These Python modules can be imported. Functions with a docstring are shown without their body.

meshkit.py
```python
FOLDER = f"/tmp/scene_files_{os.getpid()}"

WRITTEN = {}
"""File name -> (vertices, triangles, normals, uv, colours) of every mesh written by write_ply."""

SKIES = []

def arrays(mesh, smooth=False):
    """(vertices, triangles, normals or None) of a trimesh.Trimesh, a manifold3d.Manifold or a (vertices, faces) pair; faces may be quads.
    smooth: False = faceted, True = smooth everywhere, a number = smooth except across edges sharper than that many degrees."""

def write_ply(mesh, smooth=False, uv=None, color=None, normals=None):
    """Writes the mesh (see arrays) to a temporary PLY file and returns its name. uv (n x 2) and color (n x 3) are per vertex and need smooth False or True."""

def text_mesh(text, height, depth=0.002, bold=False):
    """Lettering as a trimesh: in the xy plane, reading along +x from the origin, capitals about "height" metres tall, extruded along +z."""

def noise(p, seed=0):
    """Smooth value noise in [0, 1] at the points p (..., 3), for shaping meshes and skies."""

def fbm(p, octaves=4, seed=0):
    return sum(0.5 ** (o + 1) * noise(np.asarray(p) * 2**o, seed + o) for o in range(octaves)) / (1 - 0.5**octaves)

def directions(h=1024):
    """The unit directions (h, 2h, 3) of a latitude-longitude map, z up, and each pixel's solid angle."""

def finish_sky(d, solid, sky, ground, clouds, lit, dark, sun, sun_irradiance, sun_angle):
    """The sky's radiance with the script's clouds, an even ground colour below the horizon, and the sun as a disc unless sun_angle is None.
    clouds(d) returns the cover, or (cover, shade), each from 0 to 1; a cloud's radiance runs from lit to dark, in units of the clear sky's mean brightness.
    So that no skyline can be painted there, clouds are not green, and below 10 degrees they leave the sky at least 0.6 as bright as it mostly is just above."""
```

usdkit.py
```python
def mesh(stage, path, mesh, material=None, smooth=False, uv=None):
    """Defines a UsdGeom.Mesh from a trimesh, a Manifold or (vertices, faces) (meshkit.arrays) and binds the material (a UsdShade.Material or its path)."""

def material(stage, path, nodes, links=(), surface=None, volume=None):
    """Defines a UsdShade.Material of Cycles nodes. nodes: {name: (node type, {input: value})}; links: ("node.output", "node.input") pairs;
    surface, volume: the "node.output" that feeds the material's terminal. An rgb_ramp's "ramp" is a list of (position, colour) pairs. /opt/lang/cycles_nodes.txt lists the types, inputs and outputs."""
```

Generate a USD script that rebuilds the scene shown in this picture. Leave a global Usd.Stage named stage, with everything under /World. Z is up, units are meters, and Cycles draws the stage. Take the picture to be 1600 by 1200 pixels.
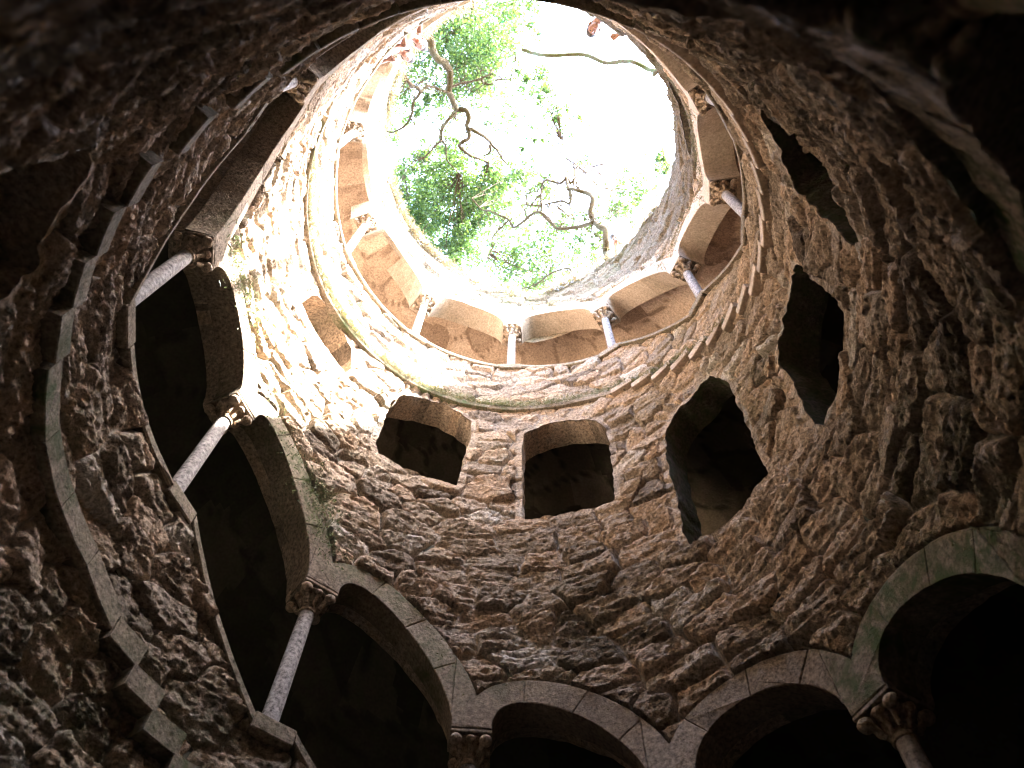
import math, random, os
import numpy as np, trimesh, usdkit, meshkit
from pxr import Usd, UsdGeom, UsdLux, UsdShade, Gf, Sdf, Vt
from scipy.spatial import cKDTree
from shapely import contains_xy
from shapely.geometry import Polygon, LineString, MultiPolygon, box
from shapely.ops import unary_union, split as shp_split
from shapely.affinity import translate as shp_move

rng = np.random.default_rng(7)
random.seed(7)
stage = Usd.Stage.CreateInMemory()
UsdGeom.SetStageUpAxis(stage, UsdGeom.Tokens.z)
UsdGeom.SetStageMetersPerUnit(stage, 1.0)
UsdGeom.Xform.Define(stage, '/World')
UsdGeom.Scope.Define(stage, '/World/Looks')

# ------------------------------------------------------------------ camera, sky, sun
EXPOSURE = 5.6
SKY = 0.14
SUN_INT = 0.75
SUN_AZ, SUN_EL = math.radians(114.4), math.radians(49.5)     # azimuth from +y towards +x
PITCH, ROLL = 1.14651, -0.02999
cam = UsdGeom.Camera.Define(stage, '/World/camera')
fw = np.array([0, math.cos(PITCH), math.sin(PITCH)])
up0 = np.array([0, -math.sin(PITCH), math.cos(PITCH)])
rt0 = np.array([1.0, 0, 0])
rt = math.cos(ROLL) * rt0 - math.sin(ROLL) * up0
up = math.sin(ROLL) * rt0 + math.cos(ROLL) * up0
EYE = np.array([0.0985, -2.375, 0.0])
M = Gf.Matrix4d(*[float(v) for v in (*rt, 0, *up, 0, *(-fw), 0, *EYE, 1)])
cam.AddTransformOp().Set(M)
cam.CreateHorizontalApertureAttr(36.0)
cam.CreateVerticalApertureAttr(27.0)
cam.CreateFocalLengthAttr(29.76)
cam.CreateFStopAttr(2.0)
cam.CreateFocusDistanceAttr(9.0)
cam.CreateExposureAttr(EXPOSURE)
cam.CreateClippingRangeAttr((0.02, 5000.0))

sunv = np.array([math.sin(SUN_AZ) * math.cos(SUN_EL), math.cos(SUN_AZ) * math.cos(SUN_EL), math.sin(SUN_EL)])
skymat = usdkit.material(stage, '/World/Looks/sky_air', {
    's': ('sky_texture', {'sky_type': 'single_scattering', 'sun_disc': False, 'sun_elevation': SUN_EL, 'sun_rotation': math.atan2(sunv[0], sunv[1]),
                          'aerosol_density': 2.5, 'air_density': 1.0, 'ozone_density': 1.0}),
    'b': ('background_shader', {'strength': SKY})}, [('s.color', 'b.color')], surface='b.background')
dome = UsdLux.DomeLight.Define(stage, '/World/sky')
dome.CreateIntensityAttr(1.0)
UsdShade.MaterialBindingAPI.Apply(dome.GetPrim()).Bind(skymat)
dome.GetPrim().SetCustomDataByKey('kind', 'structure')
dome.GetPrim().SetCustomDataByKey('label', 'bright white daylight sky above the well mouth')
sun = UsdLux.DistantLight.Define(stage, '/World/sun')
sun.CreateIntensityAttr(SUN_INT)
sun.CreateAngleAttr(0.5)
sun.CreateColorAttr(Gf.Vec3f(1.0, 0.95, 0.87))
sun.GetPrim().CreateAttribute('inputs:normalize', Sdf.ValueTypeNames.Bool).Set(True)
zax = sunv; xax = np.cross([0, 0, 1.0], zax); xax /= np.linalg.norm(xax); yax = np.cross(zax, xax)
sun.AddTransformOp().Set(Gf.Matrix4d(*[float(v) for v in (*xax, 0, *yax, 0, *zax, 0, 0, 0, 0, 1)]))

# ------------------------------------------------------------------ materials
def mat(name, nodes, links, surface='p.BSDF'):
    return usdkit.material(stage, '/World/Looks/' + name, nodes, links, surface=surface)

def rock(name, ramp, moss_col=(0.055, 0.085, 0.03), bump=1.0, fine=2.4, rough=0.92, spot=0.7):
    """Weathered stone: a ramp read at the stone's own tone, mottled by noise, with moss where the mesh says so."""
    n = {
        'g': ('geometry', {}),
        'tone': ('attribute', {'attribute': 'tone'}),
        'moss': ('attribute', {'attribute': 'moss'}),
        'n1': ('noise_texture', {'scale': 3.1, 'detail': 4.0, 'roughness': 0.6}),
        'n2': ('noise_texture', {'scale': 34.0, 'detail': 6.0, 'roughness': 0.68}),
        'n3': ('noise_texture', {'scale': 7.0, 'detail': 6.0, 'roughness': 0.65, 'distortion': 0.6}),
        'a': ('math', {'math_type': 'multiply_add', 'value2': 0.8, 'value3': -0.40}),
        'b': ('math', {'math_type': 'add', 'use_clamp': True}),
        'ramp': ('rgb_ramp', {'ramp': ramp}),
        'mr': ('map_range', {'from_min': 0.3, 'from_max': 0.72, 'to_min': 1.0 - spot, 'to_max': 1.0 + spot * 0.45, 'clamp': True}),
        'cc': ('combine_color', {}),
        'mul': ('mix_color', {'blend_type': 'multiply', 'fac': 1.0, 'use_clamp': False}),
        'mr2': ('map_range', {'from_min': 0.36, 'from_max': 0.62, 'to_min': 0.0, 'to_max': 1.25, 'clamp': True}),
        'mm': ('math', {'math_type': 'multiply', 'use_clamp': True}),
        'mix': ('mix_color', {'blend_type': 'mix', 'b': moss_col}),
        'nb': ('noise_texture', {'scale': 60.0, 'detail': 8.0, 'roughness': 0.72}),
        'nc': ('noise_texture', {'scale': 24.0, 'detail': 5.0, 'roughness': 0.6, 'type': 'ridged_multifractal'}),
        'bq': ('bump', {'strength': bump * 0.55, 'distance': 0.010 * fine}),
        'bp': ('bump', {'strength': bump, 'distance': 0.012 * fine}),
        'p': ('principled_bsdf', {'roughness': rough, 'specular_ior_level': 0.08}),
    }
    l = [('g.position', 'n1.vector'), ('g.position', 'n2.vector'), ('g.position', 'n3.vector'), ('g.position', 'nb.vector'),
         ('n1.fac', 'a.value1'), ('a.value', 'b.value1'), ('tone.fac', 'b.value2'), ('b.value', 'ramp.fac'),
         ('n2.fac', 'mr.value'), ('mr.result', 'cc.r'), ('mr.result', 'cc.g'), ('mr.result', 'cc.b'),
         ('ramp.color', 'mul.a'), ('cc.color', 'mul.b'), ('n3.fac', 'mr2.value'), ('mr2.result', 'mm.value1'), ('moss.fac', 'mm.value2'),
         ('mul.result', 'mix.a'), ('mm.value', 'mix.fac'), ('mix.result', 'p.base_color'), ('g.position', 'nc.vector'), ('nc.fac', 'bq.height'), ('bq.normal', 'bp.normal'), ('nb.fac', 'bp.height'), ('bp.normal', 'p.normal')]
    return mat(name, n, l)

STONE = rock('rubble_stone', [(0.0, (0.19, 0.15, 0.118)), (0.25, (0.36, 0.29, 0.228)), (0.5, (0.48, 0.378, 0.29)), (0.7, (0.54, 0.395, 0.282)), (0.85, (0.50, 0.425, 0.35)), (1.0, (0.63, 0.565, 0.49))], bump=1.0, fine=2.4, spot=0.8)
MORTAR = rock('lime_mortar', [(0.0, (0.24, 0.20, 0.17)), (1.0, (0.46, 0.40, 0.34))], bump=0.7)
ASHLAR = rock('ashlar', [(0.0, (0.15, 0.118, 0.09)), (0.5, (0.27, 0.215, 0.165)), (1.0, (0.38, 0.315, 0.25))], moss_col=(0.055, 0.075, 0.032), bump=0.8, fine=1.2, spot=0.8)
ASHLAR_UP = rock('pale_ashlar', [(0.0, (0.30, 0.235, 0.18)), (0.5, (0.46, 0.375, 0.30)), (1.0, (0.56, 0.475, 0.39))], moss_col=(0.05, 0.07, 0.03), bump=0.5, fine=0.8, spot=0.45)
FLAG = rock('gallery_stone', [(0.0, (0.28, 0.20, 0.145)), (0.5, (0.50, 0.375, 0.28)), (1.0, (0.62, 0.50, 0.40))], bump=0.5, fine=1.0, spot=0.55)
FLAG_DARK = rock('shaded_gallery_stone', [(0.0, (0.045, 0.040, 0.036)), (1.0, (0.12, 0.10, 0.085))], bump=0.3, spot=0.35)  # darker copy of the gallery stone: shade of the lower passage painted in
FLAG_STAIN = rock('stained_shaded_gallery_stone', [(0.0, (0.05, 0.041, 0.034)), (0.5, (0.13, 0.105, 0.082)), (1.0, (0.26, 0.21, 0.165))], bump=0.3, spot=0.35)  # stained vault, with the shade behind the windows also painted into its colour
GRANITE = rock('column_granite', [(0.0, (0.24, 0.22, 0.215)), (1.0, (0.38, 0.35, 0.34))], bump=0.35, fine=0.5, rough=0.75, spot=0.85)
CAPSTONE = rock('rubble_stone', [(0.0, (0.19, 0.15, 0.118)), (0.25, (0.36, 0.29, 0.228)), (0.5, (0.48, 0.378, 0.29)), (0.7, (0.54, 0.395, 0.282)), (0.85, (0.50, 0.425, 0.35)), (1.0, (0.63, 0.565, 0.49))], bump=1.0, fine=2.4, spot=0.8)
EARTH = rock('earth', [(0.0, (0.10, 0.075, 0.05)), (1.0, (0.20, 0.16, 0.11))], moss_col=(0.05, 0.07, 0.025))
BARK = rock('bark', [(0.0, (0.028, 0.018, 0.011)), (1.0, (0.075, 0.050, 0.030))], bump=1.0, spot=0.5)

def leafmat(name, c0, c1, tr):
    return mat(name, {
        'tone': ('attribute', {'attribute': 'tone'}),
        'ramp': ('rgb_ramp', {'ramp': [(0.0, c0), (1.0, c1)]}),
        'ramp2': ('rgb_ramp', {'ramp': [(0.0, tuple(min(1, 1.6 * x) for x in c0)), (1.0, tuple(min(1, 1.7 * x) for x in c1))]}),
        'p': ('principled_bsdf', {'roughness': 0.55, 'specular_ior_level': 0.3}),
        't': ('translucent_bsdf', {}), 'm': ('mix_closure', {'fac': tr})},
        [('tone.fac', 'ramp.fac'), ('tone.fac', 'ramp2.fac'), ('ramp.color', 'p.base_color'), ('ramp2.color', 't.color'), ('p.BSDF', 'm.closure1'), ('t.BSDF', 'm.closure2')], surface='m.closure')
LEAF = leafmat('tree_leaf', (0.005, 0.026, 0.009), (0.040, 0.065, 0.010), 0.42)
MOSS = leafmat('moss_strand', (0.05, 0.065, 0.022), (0.17, 0.145, 0.065), 0.3)
STRAW = leafmat('dry_root', (0.05, 0.033, 0.018), (0.16, 0.115, 0.055), 0.25)
def plain(name, col, rough=0.7):
    return mat(name, {'p': ('principled_bsdf', {'base_color': col, 'roughness': rough}), 'g': ('geometry', {}), 'n': ('noise_texture', {'scale': 90.0, 'detail': 3.0}), 'b': ('bump', {'strength': 0.15, 'distance': 0.004})},
               [('g.position', 'n.vector'), ('n.fac', 'b.height'), ('b.normal', 'p.normal')])
SKIN = plain('skin', (0.19, 0.09, 0.058), 0.55)
HAIR = plain('dark_hair', (0.03, 0.022, 0.02), 0.6)
C_WHITE = plain('white_cloth', (0.78, 0.74, 0.74), 0.85)
C_DARK = plain('dark_cloth', (0.05, 0.055, 0.08), 0.85)
C_ORANGE = plain('orange_cloth', (0.45, 0.12, 0.05), 0.85)
C_PINK = plain('pink_cloth', (0.36, 0.20, 0.21), 0.85)
C_JEAN = plain('trouser_cloth', (0.06, 0.075, 0.12), 0.85)
PLASTIC = plain('black_plastic', (0.02, 0.02, 0.022), 0.35)

# ------------------------------------------------------------------ prim helpers
taken = {}
def numbered(parent, name):
    k = (str(parent), name)
    n = taken.get(k, -1) + 1
    taken[k] = n
    return f'{parent}/{name}' if n == 0 else f'{parent}/{name}_{n:03d}'

def tag(prim, label=None, cat=None, group=None, kind=None):
    for k, v in (('label', label), ('category', cat), ('group', group), ('kind', kind)):
        if v:
            prim.SetCustomDataByKey(k, v)
    return prim

def thing(name, label, cat, loc=(0, 0, 0), rotz=0.0, group=None, kind=None):
    x = UsdGeom.Xform.Define(stage, numbered('/World', name))
    if any(loc):
        x.AddTranslateOp().Set(Gf.Vec3d(*map(float, loc)))
    if rotz:
        x.AddRotateZOp().Set(float(rotz))
    return tag(x.GetPrim(), label, cat, group, kind)

def put(parent, name, v, f, material, tone=None, moss=None, normals=None, smooth=False, label=None, kind=None):
    """One Mesh prim under parent (a prim or '/World'); tone and moss are per-vertex numbers."""
    path = numbered(parent if isinstance(parent, str) else str(parent.GetPath()), name)
    v = np.asarray(v, np.float32); f = np.asarray(f, np.int32)
    if smooth and normals is None:
        if smooth is not True:
            m = usdkit.mesh(stage, path, (v, f), material, smooth=smooth)
            pts = np.array(m.GetPointsAttr().Get())
            nv = len(pts)
            for k, d in (('tone', tone), ('moss', moss)):
                if d is not None:
                    if np.ndim(d) == 0:
                        arr = np.full(nv, d, np.float32)
                    else:
                        _, ix = cKDTree(v).query(pts); arr = np.asarray(d, np.float32)[ix]
                    UsdGeom.PrimvarsAPI(m).CreatePrimvar(k, Sdf.ValueTypeNames.FloatArray, 'vertex').Set(Vt.FloatArray.FromNumpy(arr))
            tag(m.GetPrim(), label, None, None, kind)
            return m.GetPrim()
        normals = vnormals(v, f)
    m = UsdGeom.Mesh.Define(stage, path)
    m.CreatePointsAttr(Vt.Vec3fArray.FromNumpy(v))
    m.CreateFaceVertexCountsAttr(Vt.IntArray.FromNumpy(np.full(len(f), f.shape[1], np.int32)))
    m.CreateFaceVertexIndicesAttr(Vt.IntArray.FromNumpy(f.ravel()))
    m.CreateSubdivisionSchemeAttr('none')
    if normals is not None:
        m.CreateNormalsAttr(Vt.Vec3fArray.FromNumpy(np.asarray(normals, np.float32)))
        m.SetNormalsInterpolation('vertex')
    api = UsdGeom.PrimvarsAPI(m)
    for k, d in (('tone', tone), ('moss', moss)):
        if d is not None:
            a = np.full(len(v), d, np.float32) if np.ndim(d) == 0 else np.asarray(d, np.float32)
            api.CreatePrimvar(k, Sdf.ValueTypeNames.FloatArray, 'vertex').Set(Vt.FloatArray.FromNumpy(a))
    UsdShade.MaterialBindingAPI.Apply(m.GetPrim()).Bind(material)
    tag(m.GetPrim(), label, None, None, kind)
    return m.GetPrim()

def vnormals(v, f):
    v = np.asarray(v, float)
    n = np.zeros_like(v)
    if f.shape[1] == 4:
        fn = np.cross(v[f[:, 2]] - v[f[:, 0]], v[f[:, 3]] - v[f[:, 1]])
    else:
        fn = np.cross(v[f[:, 1]] - v[f[:, 0]], v[f[:, 2]] - v[f[:, 0]])
    for k in range(f.shape[1]):
        for c in range(3):
            n[:, c] += np.bincount(f[:, k], fn[:, c], len(v))
    l = np.linalg.norm(n, axis=1, keepdims=True)
    return n / np.maximum(l, 1e-12)

def cyl(s_or_deg, z, r, deg=False):
    a = np.radians(s_or_deg) if deg else np.asarray(s_or_deg) / R
    return np.stack([r * np.sin(a), r * np.cos(a), np.broadcast_to(z, np.shape(a))], -1)

def nz(p, scale, seed, octaves=1):
    p = np.asarray(p) * scale
    return (meshkit.noise(p, seed) if octaves == 1 else meshkit.fbm(p, octaves, seed)) * 2 - 1

# ------------------------------------------------------------------ the well: measures (metres, degrees; phi from the far wall, clockwise seen from above)
R = 2.5
T_BACK = 0.36                      # thickness of the shaft wall
RIM = np.array([(-137, 16.47), (-117, 16.75), (-92, 16.76), (-67, 16.03), (-42, 15.55), (-15.7, 15.17), (9, 14.52), (38, 14.78), (66.5, 14.2), (85, 13.56), (107, 12.94), (128, 11.67), (150, 12.2), (180, 14.2), (205, 15.7), (223, 16.47)])
rim_z = lambda phi: np.interp((np.asarray(phi) + 137) % 360 - 137, RIM[:, 0], RIM[:, 1])
# columns of the spiral arcade: (t = -phi unwrapped, height of the abacus top)
COLS = [(-191, 1.22, 1.5), (-158.5, 2.0, 1.5), (-126, 2.6, 1.5), (-94, 3.0, 1.5), (-61.6, 3.65, 1.5), (-29.6, 3.86, 1.48), (2.8, 4.59, 1.48), (34.7, 5.63, 1.47), (66.7, 6.78, 1.56), (98.9, 6.90, 1.66), (128.6, 8.6, 1.85),
        (163, 9.25, 1.75), (199, 9.6, 1.7), (235.6, 9.93, 1.72), (262.9, 10.46, 1.80), (291.2, 11.40, 1.64), (324.4, 12.72, 1.78), (358.4, 13.15, 1.80), (391.9, 13.36, 1.88), (426.2, 13.94, 2.28), (457.9, 14.35, 2.3), (487.5, 15.2, 2.42), (520, 15.4, 2.3)]
AB_HALF = 0.15
ct = np.array([c[0] for c in COLS]); cz = np.array([c[1] for c in COLS]); cd = np.array([c[2] for c in COLS])
COLS, DROP = [c[:2] for c in COLS], [c[2] for c in COLS]
sill_z = lambda t: np.interp(t, ct, cz - cd)
STEP_T = np.array([(-200, -1.2), (-61, 1.0), (20, 2.75), (48, 3.45), (57.6, 3.68), (63, 3.82), (72, 3.96), (99, 3.97), (109, 4.15), (119, 4.33), (127.5, 4.55), (133, 4.92), (139, 5.35), (145.6, 5.8), (190, 6.5),
                   (235, 7.15), (248, 7.48), (268, 7.80), (284, 8.36), (300, 8.85), (313, 9.23), (325.5, 9.58), (342, 9.80), (360, 9.85), (399, 9.93), (430, 9.95), (464, 10.25), (530, 12.0)])
step_z = lambda t: np.interp(t, STEP_T[:, 0], STEP_T[:, 1])

WINDOWS = {
 'a': [(-69.9, 9.24), (-69.4, 9.53), (-67.8, 9.8), (-64.1, 9.92), (-58.3, 10.04), (-54.7, 9.92), (-49.7, 9.72), (-47.3, 9.32), (-48.3, 9.16), (-54.8, 9.17), (-60.9, 9.17), (-65.6, 9.17)],
 'b': [(-32.9, 9.27), (-30.8, 9.56), (-24.2, 9.78), (-17.9, 9.84), (-12.6, 9.7), (-9.4, 9.51), (-8.7, 9.1), (-9.8, 8.63), (-10.4, 8.24), (-10.9, 7.93), (-13.6, 7.97), (-18.9, 7.97), (-25.0, 7.99), (-31.8, 8.02), (-33.5, 8.16), (-33.3, 8.51), (-33.2, 8.89)],
 'c': [(5.6, 7.4), (5.6, 8.26), (5.6, 8.95), (5.8, 9.21), (8.5, 9.36), (12.8, 9.48), (18.1, 9.48), (23.5, 9.35), (27.0, 9.19), (29.2, 8.85), (29.5, 8.57), (29.0, 8.0), (28.1, 7.36), (21.3, 7.37), (15.1, 7.37)],
 'd': [(44.5, 8.03), (46.6, 8.18), (50.2, 8.26), (54.5, 8.23), (58.0, 8.34), (61.8, 8.24), (64.8, 7.86), (65.3, 7.68), (64.8, 7.38), (64.1, 6.73), (63.5, 6.42), (63.7, 6.06), (59.8, 6.1), (55.9, 6.01), (50.5, 6.02), (44.8, 6.09), (42.1, 6.08), (41.6, 6.33), (42.3, 6.79), (42.6, 7.18), (43.0, 7.6)],
 'e': [(100.4, 6.9), (100.2, 6.59), (100.5, 6.16), (100.4, 5.9), (99.7, 5.75), (96.0, 5.76), (91.5, 5.74), (86.8, 5.69), (84.0, 5.7), (79.5, 5.68), (78.2, 5.82), (77.9, 6.07), (78.8, 6.35), (79.5, 6.61), (79.2, 6.88), (82.5, 7.05), (86.5, 7.16), (91.2, 7.14), (95.7, 7.11)],
 'f': [(134.3, 6.39), (134.0, 6.22), (134.0, 5.83), (132.7, 5.49), (130.4, 5.5), (128.5, 5.42), (127.4, 5.3), (125.1, 5.36), (123.2, 5.3), (121.6, 5.23), (118.1, 5.28), (114.9, 5.26), (113.2, 5.44), (114.1, 5.67), (114.3, 5.87), (115.4, 6.16), (117.2, 6.39), (118.3, 6.56), (121.2, 6.62), (124.9, 6.54), (128.2, 6.55), (131.8, 6.5)],
 'g': [(-135.6, 2.72), (-135.2, 3.06), (-135.4, 3.18), (-134.9, 3.33), (-134.9, 3.49), (-136.1, 3.54), (-135.4, 3.77), (-131.4, 3.95), (-129.1, 3.99), (-126.7, 3.98), (-124.7, 3.89), (-122.9, 3.93), (-121.1, 3.87), (-116.9, 3.92), (-117.3, 3.81), (-116.0, 3.75), (-115.3, 3.67), (-115.4, 3.38)],
 'h': [(128.2, 11.48), (123.6, 11.7), (115.3, 11.9), (106.7, 12.15), (101.2, 11.83), (104.9, 11.64), (113.4, 11.37), (120.1, 11.25), (125.2, 11.29)],
}
LIMBS = {
 'T1': [(-2.06,-1.58,20.9,0.095),(-1.99,-1.36,20.97,0.092),(-1.93,-1.18,21.22,0.09),(-1.77,-1.03,21.43,0.087),(-1.67,-0.85,21.64,0.084),(-1.62,-0.68,21.64,0.08),(-1.64,-0.44,21.68,0.077),(-1.62,-0.25,21.78,0.073),(-1.55,0.02,22.09,0.071),(-1.47,0.16,22.32,0.068),(-1.27,0.18,22.28,0.064),(-1.19,0.33,22.23,0.06),(-1.26,0.54,22.39,0.056),(-1.23,0.75,22.82,0.054),(-1.23,0.91,22.77,0.05),(-1.36,1.0,22.67,0.046),(-1.5,1.13,22.99,0.042),(-1.38,1.26,22.99,0.038),(-1.16,1.43,23.17,0.035),(-0.93,1.53,23.32,0.031),(-0.71,1.63,23.41,0.027)],
 'T1b': [(-1.21,0.71,22.47,0.052),(-1.13,0.67,22.53,0.047),(-0.91,0.78,22.6,0.043),(-0.73,0.94,22.86,0.039),(-0.63,1.1,23.05,0.035),(-0.49,1.2,22.89,0.031),(-0.39,1.41,23.19,0.027),(-0.24,1.6,23.24,0.022),(-0.02,1.81,23.48,0.018)],
 'T1b2': [(-0.66,1.05,22.7,0.035),(-0.66,1.26,22.8,0.026),(-0.84,1.38,22.9,0.018)],
 'T1r': [(-1.61,-0.43,21.65,0.033),(-1.38,-0.51,22.0,0.03),(-1.14,-0.54,22.2,0.027),(-0.9,-0.6,22.36,0.023),(-0.71,-0.7,22.47,0.02),(-0.59,-0.87,22.75,0.017),(-0.57,-0.98,22.87,0.013)],
 'T1r2': [(-0.89,-0.59,22.24,0.03),(-0.81,-0.48,22.54,0.027),(-0.67,-0.46,22.49,0.025),(-0.49,-0.55,22.88,0.023),(-0.2,-0.56,22.94,0.02),(-0.14,-0.76,22.72,0.018),(-0.15,-0.92,23.11,0.016),(0.08,-1.08,23.06,0.013),(0.24,-1.16,23.3,0.011)],
 'T1l': [(-1.49,0.19,22.01,0.042),(-1.69,0.36,21.85,0.038),(-1.84,0.56,22.15,0.035),(-1.9,0.73,22.24,0.032),(-1.91,0.92,22.47,0.029),(-2.06,1.06,22.3,0.025),(-2.26,1.29,22.62,0.021),(-2.41,1.41,22.49,0.018),(-2.65,1.53,22.67,0.014),(-2.93,1.75,22.7,0.011)],
 'T1c': [(-1.91,0.95,22.57,0.026),(-1.8,1.12,22.62,0.022),(-1.82,1.5,22.99,0.019),(-1.61,1.72,22.93,0.015),(-1.48,1.9,23.1,0.011)],
 'T0': [(-2.59,-0.9,20.1,0.046),(-2.48,-0.75,20.03,0.043),(-2.36,-0.6,20.19,0.04),(-2.25,-0.5,20.46,0.038),(-2.21,-0.4,20.35,0.034),(-2.38,-0.18,20.52,0.031),(-2.42,0.05,20.6,0.028),(-2.54,0.28,20.77,0.026),(-2.69,0.43,20.76,0.022),(-2.96,0.56,20.88,0.019),(-3.16,0.52,21.03,0.016)],
 'T0l': [(-2.2,-0.42,20.41,0.031),(-2.09,-0.52,20.65,0.032),(-1.97,-0.47,21.21,0.032),(-1.82,-0.4,21.29,0.032),(-1.64,-0.31,21.66,0.033)],
 'T0t': [(-2.46,0.17,20.6,0.016),(-2.36,0.42,20.75,0.012),(-2.36,0.69,20.9,0.008)],
 'Ts': [(-1.28,-2.07,25.0,0.038),(-1.47,-1.87,24.83,0.034),(-1.55,-1.67,24.67,0.031),(-1.55,-1.47,24.5,0.028)],
 'Ts2': [(-1.57,-1.65,24.7,0.028),(-1.74,-1.63,24.65,0.019),(-1.84,-1.52,24.6,0.009)],
 'Ts3': [(-1.55,-1.48,24.5,0.023),(-1.38,-1.47,24.47,0.019),(-1.2,-1.35,24.43,0.014),(-1.06,-1.2,24.4,0.009)],
 'T2': [(2.1,2.61,17.35,0.076),(2.05,2.52,17.87,0.073),(2.04,2.27,17.96,0.069),(2.04,2.11,18.13,0.065),(1.89,2.04,18.36,0.062),(1.79,2.04,18.8,0.059),(1.74,1.85,18.87,0.055),(1.79,1.61,19.1,0.051),(1.66,1.58,19.57,0.047),(1.45,1.54,19.61,0.043),(1.33,1.6,19.96,0.039),(1.37,1.87,20.25,0.035),(1.34,2.03,20.45,0.031),(1.17,2.04,20.74,0.026),(0.92,2.2,21.16,0.022),(0.69,2.26,21.19,0.017),(0.27,2.3,21.35,0.012)],
 'T2a': [(1.78,2.04,18.58,0.043),(1.46,2.25,19.0,0.042),(1.08,2.36,19.21,0.04),(0.88,2.28,19.51,0.038),(0.65,2.1,19.64,0.036),(0.45,2.19,19.87,0.033),(0.23,2.43,20.06,0.031),(0.03,2.62,20.31,0.029),(-0.12,2.51,20.62,0.027),(-0.37,2.44,20.78,0.024),(-0.61,2.4,21.06,0.022),(-0.8,2.48,21.5,0.019),(-1.07,2.22,21.56,0.017)],
 'T2a2': [(-0.12,2.63,21.0,0.024),(-0.49,3.09,21.2,0.019),(-0.52,3.44,21.4,0.014),(-0.67,3.81,21.6,0.008)],
 'T2b': [(1.29,1.6,19.91,0.038),(1.25,1.43,20.55,0.036),(1.36,1.58,20.62,0.032),(1.46,1.48,20.7,0.028),(1.48,1.35,21.16,0.024),(1.56,1.28,21.29,0.02),(1.3,1.14,21.45,0.016),(1.07,0.94,21.69,0.012),(1.18,0.71,21.88,0.008)],
 'T2c': [(1.23,1.4,20.31,0.031),(1.14,1.57,20.53,0.029),(0.9,1.51,20.46,0.026),(0.72,1.56,20.65,0.024),(0.67,1.89,20.93,0.022),(0.69,2.13,20.65,0.019),(0.69,2.4,20.93,0.016)],
 'T2d': [(1.83,1.74,19.56,0.015),(1.9,1.72,19.75,0.014),(2.02,1.59,20.04,0.012),(1.89,1.5,20.44,0.011),(1.74,1.38,20.77,0.01),(1.88,1.22,20.94,0.008)],
 'T2e': [(2.1,2.16,18.4,0.018),(2.15,2.02,18.77,0.015),(2.39,1.89,19.13,0.011),(2.62,1.79,19.5,0.008)],
 'T4': [(1.38,2.92,17.01,0.027),(1.29,2.8,17.34,0.025),(1.17,2.8,17.54,0.022),(0.86,3.02,17.85,0.019),(0.64,3.28,18.06,0.017),(0.41,3.48,18.31,0.014),(0.12,3.69,18.72,0.011)],
 'T5': [(2.69,2.0,17.5,0.017),(2.57,1.83,17.75,0.012),(2.49,1.7,18.0,0.007)],
 'T3': [(2.58,-1.27,16.57,0.038),(2.56,-1.28,16.74,0.038),(2.44,-1.3,17.04,0.038),(2.22,-1.39,17.07,0.037),(2.07,-1.39,17.37,0.037),(1.82,-1.32,17.73,0.037),(1.6,-1.37,17.94,0.037),(1.33,-1.44,18.28,0.037),(0.93,-1.42,18.32,0.037),(0.55,-1.4,18.37,0.036),(0.32,-1.41,19.01,0.037),(0.09,-1.46,19.13,0.036)],
}
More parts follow.
